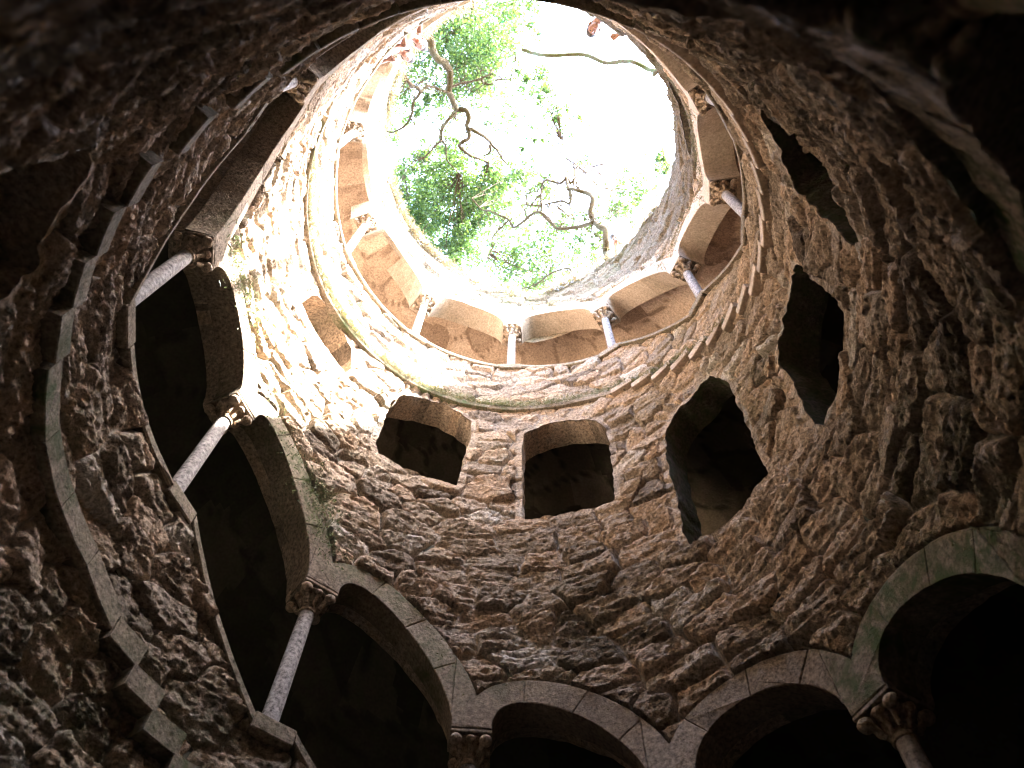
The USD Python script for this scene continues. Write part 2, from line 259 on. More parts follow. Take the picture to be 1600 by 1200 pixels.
CLUMPS = [(-2.86,-0.95,23.85,0.45,1),(-3.68,0.83,25.64,0.36,1.6),(-3.47,0.1,24.61,0.28,1.2),(-3.44,-0.35,25.23,0.23,1),(-1.48,-0.86,24.7,0.6,1.4),(-1.09,-0.54,24.09,0.37,1.5),(-1.9,-1.26,24.58,0.47,1),(-0.78,-1.22,23.34,0.39,1.1),(-0.41,-1.51,23.32,0.44,0.6),(-2.1,0.21,24.68,0.34,1),(-1.18,-1.6,24.54,0.46,0.8),(-1.62,-1.92,25.53,0.39,0.6),(0.16,-2.23,21.05,0.29,0.8),(-0.17,-2.21,22.45,0.24,0.8),(0.38,-0.72,22.28,0.24,0.9),(0.56,-0.27,22.55,0.24,0.7),(-0.51,0.01,25.24,0.29,0.4),(-0.79,-1.93,24.67,0.37,0.5),(-2.96,2.86,24.78,0.39,1.7),(-2.52,3.01,24.58,0.42,1.7),(-2.71,3.55,24.92,0.29,1.6),(-2.01,2.6,23.89,0.46,1.3),(-1.56,3.09,24.75,0.42,1.2),(-1.07,2.96,25.08,0.39,1.2),(-0.74,2.45,23.74,0.33,1.2),(-3.4,2.68,25.97,0.28,1.2),(-2.6,3.96,25.29,0.36,1.7),(-3.37,3.75,25.87,0.14,1.2),(-1.84,2.19,24.02,0.37,1),(-1.44,3.49,24.44,0.34,1),(-1.1,3.56,23.93,0.28,0.9),(-1.64,3.83,23.33,0.33,1.6),(-1.56,4.16,23.25,0.37,1.5),(-1.78,4.63,23.89,0.26,1),(-1.28,4.63,25.61,0.3,0.7),(-0.65,2.19,23.66,0.36,1),(-0.26,2.91,25.13,0.29,0.8),(-0.25,2.08,23.9,0.24,0.6),(-0.33,4.68,23.38,0.46,0.5),(0.21,4.01,21.5,0.34,0.5),(-0.02,3.67,22.76,0.36,0.35),(0.55,3.92,22.3,0.44,0.4),(0.84,3.41,22.43,0.35,0.35),(1.68,3.29,22.18,0.31,0.6),(1.97,2.96,21.71,0.22,0.6),(1.25,4.03,22.27,0.26,0.4),(2.11,4.71,23.4,0.37,0.7),(2.27,3.37,21.52,0.2,0.7),(1.37,3.13,22.91,0.27,0.6),(0.63,1.86,21.65,0.25,0.8),(0.19,1.77,21.5,0.25,0.7),(-0.04,1.31,21.84,0.17,0.5),(-2.52,1.72,23.46,0.33,1),(-2.17,1.93,25.82,0.3,1),(-1.85,1.45,24.22,0.22,0.8),(-1.46,1.77,23.69,0.27,0.6),(2.99,1.85,21.0,0.29,0.45),(2.61,2.05,21.16,0.25,0.5),(3.74,1.24,21.56,0.2,1.4),(1.18,0.31,22.09,0.25,0.7),(0.93,0.82,22.56,0.17,0.5),(1.76,1.51,23.55,0.18,0.4),(0.65,2.68,23.32,0.27,0.5),(-0.46,0.86,23.88,0.18,0.3),(-0.91,0.45,24.91,0.19,0.35),(-0.12,0.29,23.4,0.21,0.3),(0.77,4.27,21.26,0.3,0.6),(0.29,5.19,23.22,0.3,0.8),(1.07,4.77,22.03,0.32,0.5),(3.19,2.84,23.03,0.27,0.6),(2.53,2.5,21.84,0.26,0.4),(3.41,1.97,22.63,0.26,0.35),(-2.8,0.34,24.62,0.23,0.8),(-2.41,0.04,23.49,0.18,0.6),(-2.14,-1.71,25.33,0.38,0.6),(-0.43,4.01,25.5,0.36,0.5),(-0.8,3.22,24.55,0.3,0.9)]

def S(t):                                   # arc length of an unwrapped angle t
    return -R * np.radians(t)

# arches: intrados of every bay as a polyline in (s, z)
ARCH_K = 0.50
def intrados(i, n=28):
    t0, z0 = COLS[i]; t1, z1 = COLS[i + 1]
    s0, s1 = S(t0) - AB_HALF, S(t1) + AB_HALF
    u = (1 - np.cos(np.linspace(0, np.pi, n))) / 2
    return np.stack([s0 + (s1 - s0) * u, z0 + (z1 - z0) * u + (ARCH_K if i > 2 else 0.16) * np.sqrt(np.maximum(0, 1 - (2 * u - 1) ** 2))], -1)

BAYS = range(len(COLS) - 1)
openings, bands, slots = [], [], []
for i in BAYS:
    c = intrados(i)
    t0, z0 = COLS[i]; t1, z1 = COLS[i + 1]
    openings.append(Polygon(list(map(tuple, c)) + [(c[-1, 0], z1 - DROP[i + 1] - 0.02), (c[0, 0], z0 - DROP[i] - 0.02)]))
    bands.append(LineString(c).buffer(0.235 if i > 2 else (0.40 if i < 2 else 0.15), quad_segs=6))
for (t, z), dr in zip(COLS, DROP):
    slots.append(box(S(t) - AB_HALF - 0.01, z - dr - 0.02, S(t) + AB_HALF + 0.01, z - 0.002))
open_all = unary_union(openings + slots)
band_all = unary_union(bands)
below = unary_union([box(S(t) - AB_HALF - 0.02, z - 2.0, S(t) + AB_HALF + 0.02, z) for t, z in COLS])
face_all = band_all.difference(unary_union(openings)).difference(below)

WIN = {k: Polygon([(R * math.radians(a), z) for a, z in v]).buffer(0.0) for k, v in WINDOWS.items()}
WALL_HOLES = unary_union([open_all.buffer(0.03)] + [w for w in WIN.values()])

def in_poly(poly, s, z):
    """Membership on the cylinder: s is in (-pi R, pi R], the polygon may lie on any turn."""
    per = 2 * np.pi * R
    hit = np.zeros(s.shape, bool)
    x0, y0, x1, y1 = poly.bounds
    for k in range(-3, 4):
        if x0 <= np.max(s) + k * per and x1 >= np.min(s) + k * per:
            hit |= contains_xy(poly, s + k * per, z)
    return hit

# ------------------------------------------------------------------ rubble seeds: courses of irregular stones on the unrolled wall
def course_seeds(z0, z1, length, hmin, hmax, wmin, wmax, rg, jit=0.05):
    out, z = [], z0
    while z < z1:
        h = rg.uniform(hmin, hmax)
        s = -length / 2 + rg.uniform(0, wmax)
        first = len(out)
        while s < length / 2 - wmin * 0.6:
            w = rg.uniform(wmin, wmax) * (0.65 if rg.random() < 0.25 else 1.0)
            out.append((s + w / 2, z + h / 2 + rg.normal(0, jit)))
            s += w
        z += h
    return np.array(out)

PER = 2 * np.pi * R
rg = np.random.default_rng(21)
seeds = np.vstack([course_seeds(-0.8, 7.5, PER, 0.17, 0.34, 0.26, 0.68, rg), course_seeds(7.5, 18.0, PER, 0.16, 0.30, 0.25, 0.62, rg)])
# stones set on end round the windows' heads, as rough relieving arches
keep = np.ones(len(seeds), bool); fan = []
for k in 'abcdef':
    xy = np.array(WIN[k].exterior.coords)
    xm, zt = xy[:, 0].mean(), xy[:, 1].max()
    keep &= ~((np.abs(seeds[:, 0] - xm) < 0.58) & (np.abs(seeds[:, 1] - zt - 0.13) < 0.19))
    for d in np.arange(-0.5, 0.51, 0.135):
        fan.append((xm + d + rg.normal(0, 0.012), zt + 0.11 - 0.42 * d * d + rg.normal(0, 0.015)))
seeds = np.vstack([seeds[keep], np.array(fan)])
N_SEED = len(seeds)
s_tone = np.clip(rg.normal(0.50, 0.22, N_SEED), 0.02, 0.98)
s_amp = rg.uniform(0.35, 1.0, N_SEED)
s_off = rg.normal(0.0, 0.013, N_SEED).clip(-0.02, 0.03)
s_tilt = rg.normal(0, 1, (N_SEED, 2)) * [0.10, 0.16]

def rubble_height(P3, s, z, tree, idmap, aniso=1.55):
    """Inward relief of the wall at unrolled (s, z); returns (relief, owner stone, joint 0..1)."""
    q = P3 * [1, 1, 1]
    ws = s + 0.075 * nz(q, 3.3, 11, 3)
    wz = z + 0.055 * nz(q, 3.9, 17, 3) + 0.05 * nz(q, 0.7, 19)
    d, ix = tree.query(np.stack([ws / aniso, wz], -1), k=2, workers=-1)
    own = idmap[ix[:, 0]]
    e = d[:, 1] - d[:, 0]
    jw = 0.034 + 0.030 * nz(q, 1.9, 23, 2)                 # joints open and close along the wall
    j = np.clip(e / np.maximum(jw, 0.012), 0, 1); j = j * j * (3 - 2 * j)
    dome_ = np.clip(e / 0.13, 0, 1) ** 0.5
    a = s_amp[own]
    fl = np.clip(2.4 * nz(q, 0.85, 27, 2) - 0.15 + 0.35 * np.clip((z - 7.5) / 3, 0, 1), 0, 0.9)        # joints filled flush with mortar in places
    c = seeds[own]
    ds = (s - c[:, 0] + PER / 2) % PER - PER / 2
    tilt = np.clip(s_tilt[own, 0] * ds + s_tilt[own, 1] * (z - c[:, 1]), -0.03, 0.03)
    lay = q * [1, 1, 2.6]
    r1 = 1 - np.abs(nz(lay, 4.3, 31)) * 2                   # ridges: split faces and clefts
    r2 = 1 - np.abs(nz(lay + 3.1, 9.5, 37)) * 2
    r3 = nz(lay, 21.0, 41)
    r4 = nz(q, 40.0, 43) + 0.6 * nz(q, 75.0, 44)
    rough = 0.014 * r1 + 0.011 * r2 + 0.010 * r3 + 0.0095 * r4
    h = j * (0.006 + 0.030 * a * dome_ + tilt + rough * (0.65 + 0.7 * a)) + j * s_off[own] + (0.022 * fl - (0.032 + 0.016 * nz(q, 1.3, 29)) * (1 - fl)) * (1 - j) + (1 - j) * 0.006 * r3 + 0.02 * nz(q, 1.1, 47)
    return h, own, j

# ------------------------------------------------------------------ the shaft wall
well = thing('well_wall', 'round shaft of rough brown rubble stone seen from below, lit white on its left side', 'well wall', kind='thing')

NPHI = 1440
phi = np.linspace(-180, 180, NPHI + 1)
zrows = [-0.6]
while zrows[-1] < 17.2:
    z = zrows[-1]
    zrows.append(z + (0.0155 if z < 7 else 0.0155 + (z - 7) * 0.0019))
zr = np.array(zrows)
NZ = len(zr)
PH, ZZ = np.meshgrid(phi, zr, indexing='ij')
s_all = (R * np.radians(PH)).ravel(); z_all = ZZ.ravel()
P0 = cyl(s_all, z_all, R)
big = np.vstack([seeds, seeds + [PER, 0], seeds - [PER, 0]])
idm = np.tile(np.arange(N_SEED), 3)
tree = cKDTree(big / [1.55, 1])
relief, owner, joint = rubble_height(P0, s_all, z_all, tree, idm)
# the smooth arch stones replace the rubble: pull the rubble back behind them
sj0 = s_all + 0.05 * nz(P0, 2.3, 63, 3); zj0 = z_all + 0.05 * nz(P0, 2.3, 64, 3)
near_face = in_poly(face_all.buffer(0.01), s_all, z_all)
relief[near_face] = np.minimum(relief[near_face], -0.02)
relief *= 1 - 0.25 * np.clip((z_all - 6.5) / 3, 0, 1)
for w in WIN.values():                        # dressed a little round the windows
    relief[in_poly(w.buffer(0.08), s_all, z_all)] *= 0.4
relief *= 1 - 0.65 * np.clip((np.abs(np.degrees(s_all / R)) - 160) / 12, 0, 1)
# a smoother band carries the sills and steps
rr = R - relief
zj = z_all + 0.010 * nz(P0 * [1, 1, 2], 9.0, 53) * joint
sj = s_all + 0.010 * nz(P0 * [1, 1, 2] + 7.7, 9.0, 59) * joint

# which cells stand
cs = (R * np.radians((phi[:-1] + phi[1:]) / 2)); czc = (zr[:-1] + zr[1:]) / 2
CS, CZ = np.meshgrid(cs, czc, indexing='ij')
wob = cyl(CS.ravel(), CZ.ravel(), R)
js = CS.ravel() + 0.014 * nz(wob, 7.0, 61, 2); jz = CZ.ravel() + 0.014 * nz(wob, 7.0, 67, 2)
hole = in_poly(open_all.buffer(0.03), CS.ravel(), CZ.ravel())
for k, w in WIN.items():
    hole |= in_poly(w, js, jz)
rim_here = rim_z(np.degrees(CS.ravel() / R)) + 0.10 * nz(wob * [1, 1, 0.0], 3.2, 71, 3)
hole |= CZ.ravel() > rim_here
stand = ~hole.reshape(NPHI, NZ - 1)

vid = lambda i, j: i * NZ + j
ii, jj = np.nonzero(stand)
a, b, c, d = vid(ii, jj), vid(ii + 1, jj), vid(ii + 1, jj + 1), vid(ii, jj + 1)
quads = np.stack([a, d, c, b], 1)            # facing the axis
cell_owner = owner[a]
cell_joint = (joint[a] + joint[b] + joint[c] + joint[d]) / 4
cell_owner[cell_joint < 0.16] = -1           # -1: mortar

# the broken ends of the wall: from every open edge of the standing cells back through the wall's thickness
sk_e, sk_o = [], []
st = np.pad(stand, ((0, 0), (1, 1)), constant_values=False)[:, 1:-1]
left = np.roll(stand, 1, axis=0); right = np.roll(stand, -1, axis=0)
lo = np.zeros_like(stand); lo[:, 1:] = stand[:, :-1]; lo[:, 0] = True
hi = np.zeros_like(stand); hi[:, :-1] = stand[:, 1:]
om = owner.reshape(NPHI + 1, NZ)[:-1, :-1]
for nb, e0, e1 in ((left, (0, 0), (0, 1)), (right, (1, 1), (1, 0)), (lo, (1, 0), (0, 0)), (hi, (0, 1), (1, 1))):
    i_, j_ = np.nonzero(stand & ~nb)
    sk_e.append(np.stack([vid(i_ + e0[0], j_ + e0[1]), vid(i_ + e1[0], j_ + e1[1])], 1)); sk_o.append(om[i_, j_])
sk_e = np.vstack(sk_e); sk_o = np.concatenate(sk_o)
used, inv = np.unique(sk_e.ravel(), return_inverse=True)
inv = inv.reshape(-1, 2)
# the broken ends are worn: even out the edge line
nu = len(used); deg_ = np.bincount(inv.ravel(), minlength=nu)
for _ in range(3):
    for arr in (sj, zj, rr):
        a_ = arr[used]
        acc = np.bincount(inv[:, 0], a_[inv[:, 1]], nu) + np.bincount(inv[:, 1], a_[inv[:, 0]], nu)
        far_ = np.abs(acc / deg_ - a_) < 0.3
        arr[used] = np.where(far_, 0.4 * a_ + 0.6 * acc / deg_, a_)
PV = cyl(sj, zj, rr)
base0 = len(PV)
DEPTH = [0.05, 0.12, 0.25, 0.40, 0.55, 0.70, 0.85, 1.0]
ss_, zs_ = sj[used].copy(), zj[used].copy()
for _ in range(8):
    for arr in (ss_, zs_):
        acc = (np.bincount(inv[:, 0], arr[inv[:, 1]], nu) + np.bincount(inv[:, 1], arr[inv[:, 0]], nu)) / deg_
        okk = np.abs(acc - arr) < 0.3
        arr[okk] = 0.4 * arr[okk] + 0.6 * acc[okk]
ring_v = []
for k, dd in enumerate(DEPTH):
    r_ = rr[used] + (R + T_BACK - rr[used]) * (dd if dd < 1 else 1.0)
    m_ = min(1.0, dd / 0.12)
    s0_ = sj[used] * (1 - m_) + ss_ * m_; z0_ = zj[used] * (1 - m_) + zs_ * m_
    pp = cyl(s0_, z0_, r_)
    am = 0.030 * m_ * (1 if dd < 1 else 0.4)
    s2 = s0_ + am * nz(pp, 7.0, 81, 3); z2 = z0_ + am * nz(pp + 5, 7.0, 91, 3)
    ring_v.append(cyl(s2, z2, r_))
PV = np.vstack([PV] + ring_v)
nu = len(used)
sk_q, sk_own = [], []
for k in range(len(DEPTH)):
    A = sk_e if k == 0 else base0 + (k - 1) * nu + inv
    B = base0 + k * nu + inv
    sk_q.append(np.stack([A[:, 0], A[:, 1], B[:, 1], B[:, 0]], 1)); sk_own.append(sk_o)
sk_q = np.vstack(sk_q); sk_own = np.concatenate(sk_own)
all_q = np.vstack([quads, sk_q]); all_o = np.concatenate([cell_owner, sk_own])
tri = np.vstack([all_q[:, [0, 1, 2]], all_q[:, [0, 2, 3]]]); tri_o = np.concatenate([all_o, all_o])
VN = vnormals(PV, tri)
own_all = np.concatenate([owner] + [owner[used]] * len(DEPTH))
tone_v = s_tone[own_all].astype(np.float32)
zz = PV[:, 2]; aa = np.degrees(np.arctan2(PV[:, 0], PV[:, 1]))
mossy = np.clip(0.04 + 0.30 * np.exp(-((zz - 2.6) / 1.6) ** 2) * (np.abs(aa) < 125) + 0.35 * nz(PV, 0.9, 101, 2), 0, 0.8)
mossy += 0.75 * np.exp(-((zz - step_z(360 - aa) - 0.23) / 0.13) ** 2) * ((aa > -75) & (aa < 60))
mossy = np.clip(mossy, 0, 1)

shaded_top_band = zz > sill_z(np.where(360 - aa > 495, 495, 360 - aa)) + 2.75
tone_v[shaded_top_band] = tone_v[shaded_top_band] * 0.5 - 0.38              # parapet tone painted darker to offset overbright daylight above the arcade
mossy[shaded_top_band] = np.clip(mossy[shaded_top_band] + 0.15, 0, 1)  # moss colour deepens the same painted darkening
shaded_jamb = np.r_[np.zeros(base0, bool), np.ones(len(PV) - base0, bool)] & (aa > 38) & (zz < 8.6) & (zz > 4.9)
tone_v[shaded_jamb] = tone_v[shaded_jamb] * 0.3 - 0.25                     # shade of the right-hand window reveals, painted into their tone
mossy[shaded_jamb] = 0.55  # moss colour adds to the painted shade

def project(P):
    q = P - EYE
    x, y, w = q @ rt, q @ up, q @ fw
    w = np.maximum(w, 1e-3)
    return 512 + 846.5 * x / w, 384 - 846.5 * y / w, w

# how large each stone shows: area of its faces in the picture
px, py, pw = project(PV)
fa = 0.5 * np.abs((px[tri[:, 1]] - px[tri[:, 0]]) * (py[tri[:, 2]] - py[tri[:, 0]]) - (px[tri[:, 2]] - px[tri[:, 0]]) * (py[tri[:, 1]] - py[tri[:, 0]]))
mid = (PV[tri[:, 0]] + PV[tri[:, 1]] + PV[tri[:, 2]]) / 3
mx, my = px[tri].mean(1), py[tri].mean(1)
nrm = -mid * [1, 1, 0]
seen = (mx > 0) & (mx < 1024) & (my > 0) & (my < 768) & (((EYE - mid) * nrm).sum(1) > 0) & (pw[tri[:, 0]] > 0.05)
ok = seen & (tri_o >= 0)
size = np.bincount(tri_o[ok], fa[ok], N_SEED)
single = np.argsort(-size)[:298]
group_of = np.full(N_SEED + 1, 1); group_of[-1] = 0
group_of[single] = np.arange(2, 2 + len(single))
gt = group_of[tri_o]
order = np.argsort(gt, kind='stable')
tri = tri[order]; gt = gt[order]
cuts = np.searchsorted(gt, np.arange(0, 3 + len(single)))
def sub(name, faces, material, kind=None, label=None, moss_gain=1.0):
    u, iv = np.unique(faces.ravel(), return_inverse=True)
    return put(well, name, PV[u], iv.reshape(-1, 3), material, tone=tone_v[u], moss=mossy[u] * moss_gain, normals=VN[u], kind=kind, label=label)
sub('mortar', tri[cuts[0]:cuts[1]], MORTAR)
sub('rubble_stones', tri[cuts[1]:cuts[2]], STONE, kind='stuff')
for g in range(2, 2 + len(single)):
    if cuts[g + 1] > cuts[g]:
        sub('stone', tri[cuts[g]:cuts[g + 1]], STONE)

# plain shaft below what the picture shows, down to the floor
def strip(rows, wrap=False):
    """Quads between consecutive rings of points (rows: list of (n, 3))."""
    n = len(rows[0]); v = np.vstack(rows); q = []
    for k in range(len(rows) - 1):
        i = np.arange(n - 1)
        q.append(np.stack([k * n + i, k * n + i + 1, (k + 1) * n + i + 1, (k + 1) * n + i], 1))
    return v, np.vstack(q)
ang = np.linspace(-180, 180, 121)
v, q = strip([cyl(ang, -7.0, R, True), cyl(ang, -3.5, R, True), cyl(ang, -0.6, R, True)])
put(well, 'lower_shaft', v, q, STONE, tone=0.4, moss=0.3)
# outer face of the parapet above the ground
v, q = strip([cyl(ang, rim_z(ang) + 0.02, R + T_BACK, True), cyl(ang, rim_z(ang) - 1.3, R + T_BACK, True)])
put(well, 'parapet_outer_face', v, q, STONE, tone=0.5, moss=0.3)
floor_v = np.vstack([[[0, 0, -7.0]], cyl(ang[:-1], -7.0, R + 0.02, True)])
fl = np.array([[0, 1 + k, 1 + (k + 1) % 120] for k in range(120)])
tag(put('/World', 'well_floor', floor_v, fl, EARTH, tone=0.5, moss=0.2), 'dark stone floor at the bottom of the well', None, None, 'structure')

# ------------------------------------------------------------------ worked stone: outlines on the unrolled wall, extruded through it
def densify(xy, step):
    out = []
    for a, b in zip(xy, np.roll(xy, -1, axis=0)):
        n = max(1, int(np.ceil(np.linalg.norm(b - a) / step)))
        out.append(a + (b - a) * np.linspace(0, 1, n, endpoint=False)[:, None])
    return np.vstack(out)

def block(poly, r_front, r_back, step=0.045, cham=0.007, rough=0.0025, seed=0):
    """A stone with outline poly (s, z), its face at r_front with a small chamfer, its sides running back to r_back."""
    xy = np.array(poly.exterior.coords)[:-1]
    if Polygon(xy).exterior.is_ccw is False:
        xy = xy[::-1]
    xy = densify(xy, step)
    w3 = cyl(xy[:, 0], xy[:, 1], R)
    xy = xy + 0.006 * np.stack([nz(w3, 8.0, 221, 2), nz(w3, 8.0, 223, 2)], -1)
    t = np.roll(xy, -1, 0) - np.roll(xy, 1, 0)
    nrm = np.stack([-t[:, 1], t[:, 0]], 1); nrm /= np.maximum(np.linalg.norm(nrm, axis=1, keepdims=True), 1e-9)
    inner = xy + nrm * cham
    n = len(xy)
    ff = trimesh.creation.triangulate_polygon(Polygon(inner), engine='earcut')
    fv, ft = np.asarray(ff[0]), np.asarray(ff[1])
    _, ix = cKDTree(inner).query(fv)
    ft = ix[ft]
    rings = [(inner, r_front), (xy, r_front + cham), (xy, (r_front + r_back) / 2), (xy, r_back)]
    v = []
    for k, (q, r) in enumerate(rings):
        p = cyl(q[:, 0], q[:, 1], r)
        w = rough * nz(p, 9.0, 200 + seed, 2) if k < 2 else 0.0
        v.append(cyl(q[:, 0], q[:, 1], r + w))
    v = np.vstack(v); f = [ft[:, ::-1]]
    i = np.arange(n); j = (i + 1) % n
    for k in range(3):
        a, b = k * n, (k + 1) * n
        f += [np.stack([a + i, b + i, b + j], 1), np.stack([a + i, b + j, a + j], 1)]
    return v, np.vstack(f)

def pieces(g):
    return [p for p in (g.geoms if hasattr(g, 'geoms') else [g]) if p.geom_type == 'Polygon' and p.area > 0.002]

arcade_low = thing('spiral_arcade', 'lower turn of the spiral arcade, smooth mossy arch stones over black openings', 'arcade')
arcade_up = thing('spiral_arcade', 'upper turn of the spiral arcade under the rim, arches open onto a tan sunlit gallery', 'arcade')
def arc_of(i):
    return arcade_low if COLS[i][0] < 180 else arcade_up

mossmap = lambda P: np.clip(1.3 * nz(P, 1.1, 301, 2) + 0.3 * nz(P, 4.0, 307), -0.6, 1)
for i in BAYS:
    c = intrados(i, 60)
    near = i <= 2
    t0, z0 = COLS[i]; t1, z1 = COLS[i + 1]
    # the bay's share of the arch face, cut into voussoirs by lines square to the intrados
    bay = face_all.intersection(box(S(t1) - 0.165, -5, S(t0) - 0.165, 30))
    ln = np.r_[0, np.cumsum(np.linalg.norm(np.diff(c, axis=0), axis=1))]
    cutters = []
    for u in (0.30, 0.55, 0.78):
        k = int(np.searchsorted(ln, u * ln[-1])); k = min(max(k, 1), len(c) - 2)
        tg = c[k + 1] - c[k - 1]; nn = np.array([-tg[1], tg[0]]); nn /= np.linalg.norm(nn)
        nn = nn if nn[1] > -0.2 else -nn
        if nn @ (c[k] - np.array([(c[0, 0] + c[-1, 0]) / 2, min(z0, z1)])) < 0:
            nn = -nn
        cutters.append(LineString([c[k] - nn * 0.03, c[k] + nn * 0.255]))
    cut = unary_union(cutters).buffer(0.0008)
    for q in pieces(bay.difference(cut)):
        q = q.simplify(0.002)
        v, f = block(q, R - 0.032 - rng.uniform(0, 0.006), R + (0.22 if t0 < 180 else T_BACK), seed=i)
        if near:                                    # worn, lumpy stones close to the camera
            v, f = trimesh.remesh.subdivide_to_size(v, f, 0.07)
            ra = np.hypot(v[:, 0], v[:, 1]); ro = ra + (0.022 * nz(v, 5.0, 351, 3) + 0.02 * nz(v, 14.0, 353, 2)) * (ra < R + 0.2)
            v = v * np.stack([ro / ra, ro / ra, np.ones(len(v))], -1)
            put(arc_of(i), 'voussoir', v, f, STONE, tone=0.25, moss=np.clip(0.4 + mossmap(v), 0, 0.9), smooth=True)
            continue
        m0 = 0.55 if abs(t0 + 15) < 40 else (0.8 if t0 < -70 else 0.35)
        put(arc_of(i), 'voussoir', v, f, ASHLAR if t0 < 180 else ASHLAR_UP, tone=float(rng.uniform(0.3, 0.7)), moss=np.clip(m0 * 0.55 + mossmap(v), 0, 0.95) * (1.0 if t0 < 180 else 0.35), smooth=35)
    # the sloping sill of the bay
    a, b = S(t0) - 0.16, S(t1) + 0.16
    n = 14
    u = np.linspace(0, 1, n)
    ss = a + (b - a) * u; zs = sill_z(t0 + (t1 - t0) * u) - 0.005
    prof = [(R + T_BACK, 0.0), (R - 0.050, 0.0), (R - 0.062, -0.012), (R - 0.062, -0.072), (R - 0.050, -0.085), (R + T_BACK, -0.085)]
    rows = [cyl(ss, zs + dz, r) for r, dz in prof]
    v, q = strip(rows)
    caps = [np.array([[k * n + e for k in range(6)]]) for e in (0, n - 1)]
    f = np.vstack([q[:, [0, 1, 2]], q[:, [0, 2, 3]]])
    for e in (0, n - 1):
        idx = [k * n + e for k in range(6)]
        f = np.vstack([f, [[idx[0], idx[k], idx[k + 1]] for k in range(1, 5)]])
    v = v + 0.004 * np.stack([nz(v, 6, 311), nz(v, 6, 313), nz(v, 6, 317)], -1)
    put(arc_of(i), 'sill', v, f, ASHLAR, tone=float(rng.uniform(0.35, 0.6)), moss=0.25, smooth=35)

# ------------------------------------------------------------------ columns
def lathe(prof, n=20):
    a = np.arange(n) * 2 * np.pi / n
    v = np.vstack([np.stack([r * np.cos(a), r * np.sin(a), np.full(n, z)], -1) for r, z in prof])
    f = []
    for k in range(len(prof) - 1):
        i = np.arange(n); j = (i + 1) % n
        f += [np.stack([k * n + i, k * n + j, (k + 1) * n + j], 1), np.stack([k * n + i, (k + 1) * n + j, (k + 1) * n + i], 1)]
    return v, np.vstack(f)

def bevel_box(x0, x1, y0, y1, z0, z1, b=0.008):
    import manifold3d as m3
    e = m3.Manifold.batch_hull([m3.Manifold.cube([x1 - x0 - 2 * b, y1 - y0 - 2 * b, z1 - z0]).translate([x0 + b, y0 + b, z0]),
                                m3.Manifold.cube([x1 - x0, y1 - y0 - 2 * b, z1 - z0 - 2 * b]).translate([x0, y0 + b, z0 + b]),
                                m3.Manifold.cube([x1 - x0 - 2 * b, y1 - y0, z1 - z0 - 2 * b]).translate([x0 + b, y0, z0 + b])])
    m = e.to_mesh()
    return np.array(m.vert_properties[:, :3]), np.array(m.tri_verts)

def join(parts):
    v, f, n = [], [], 0
    for a, b in parts:
        v.append(a); f.append(b + n); n += len(a)
    return np.vstack(v), np.vstack(f)

def ball(c, r, sub_=2):
    m = trimesh.creation.icosphere(sub_)
    return np.array(m.vertices) * r + c, np.array(m.faces)

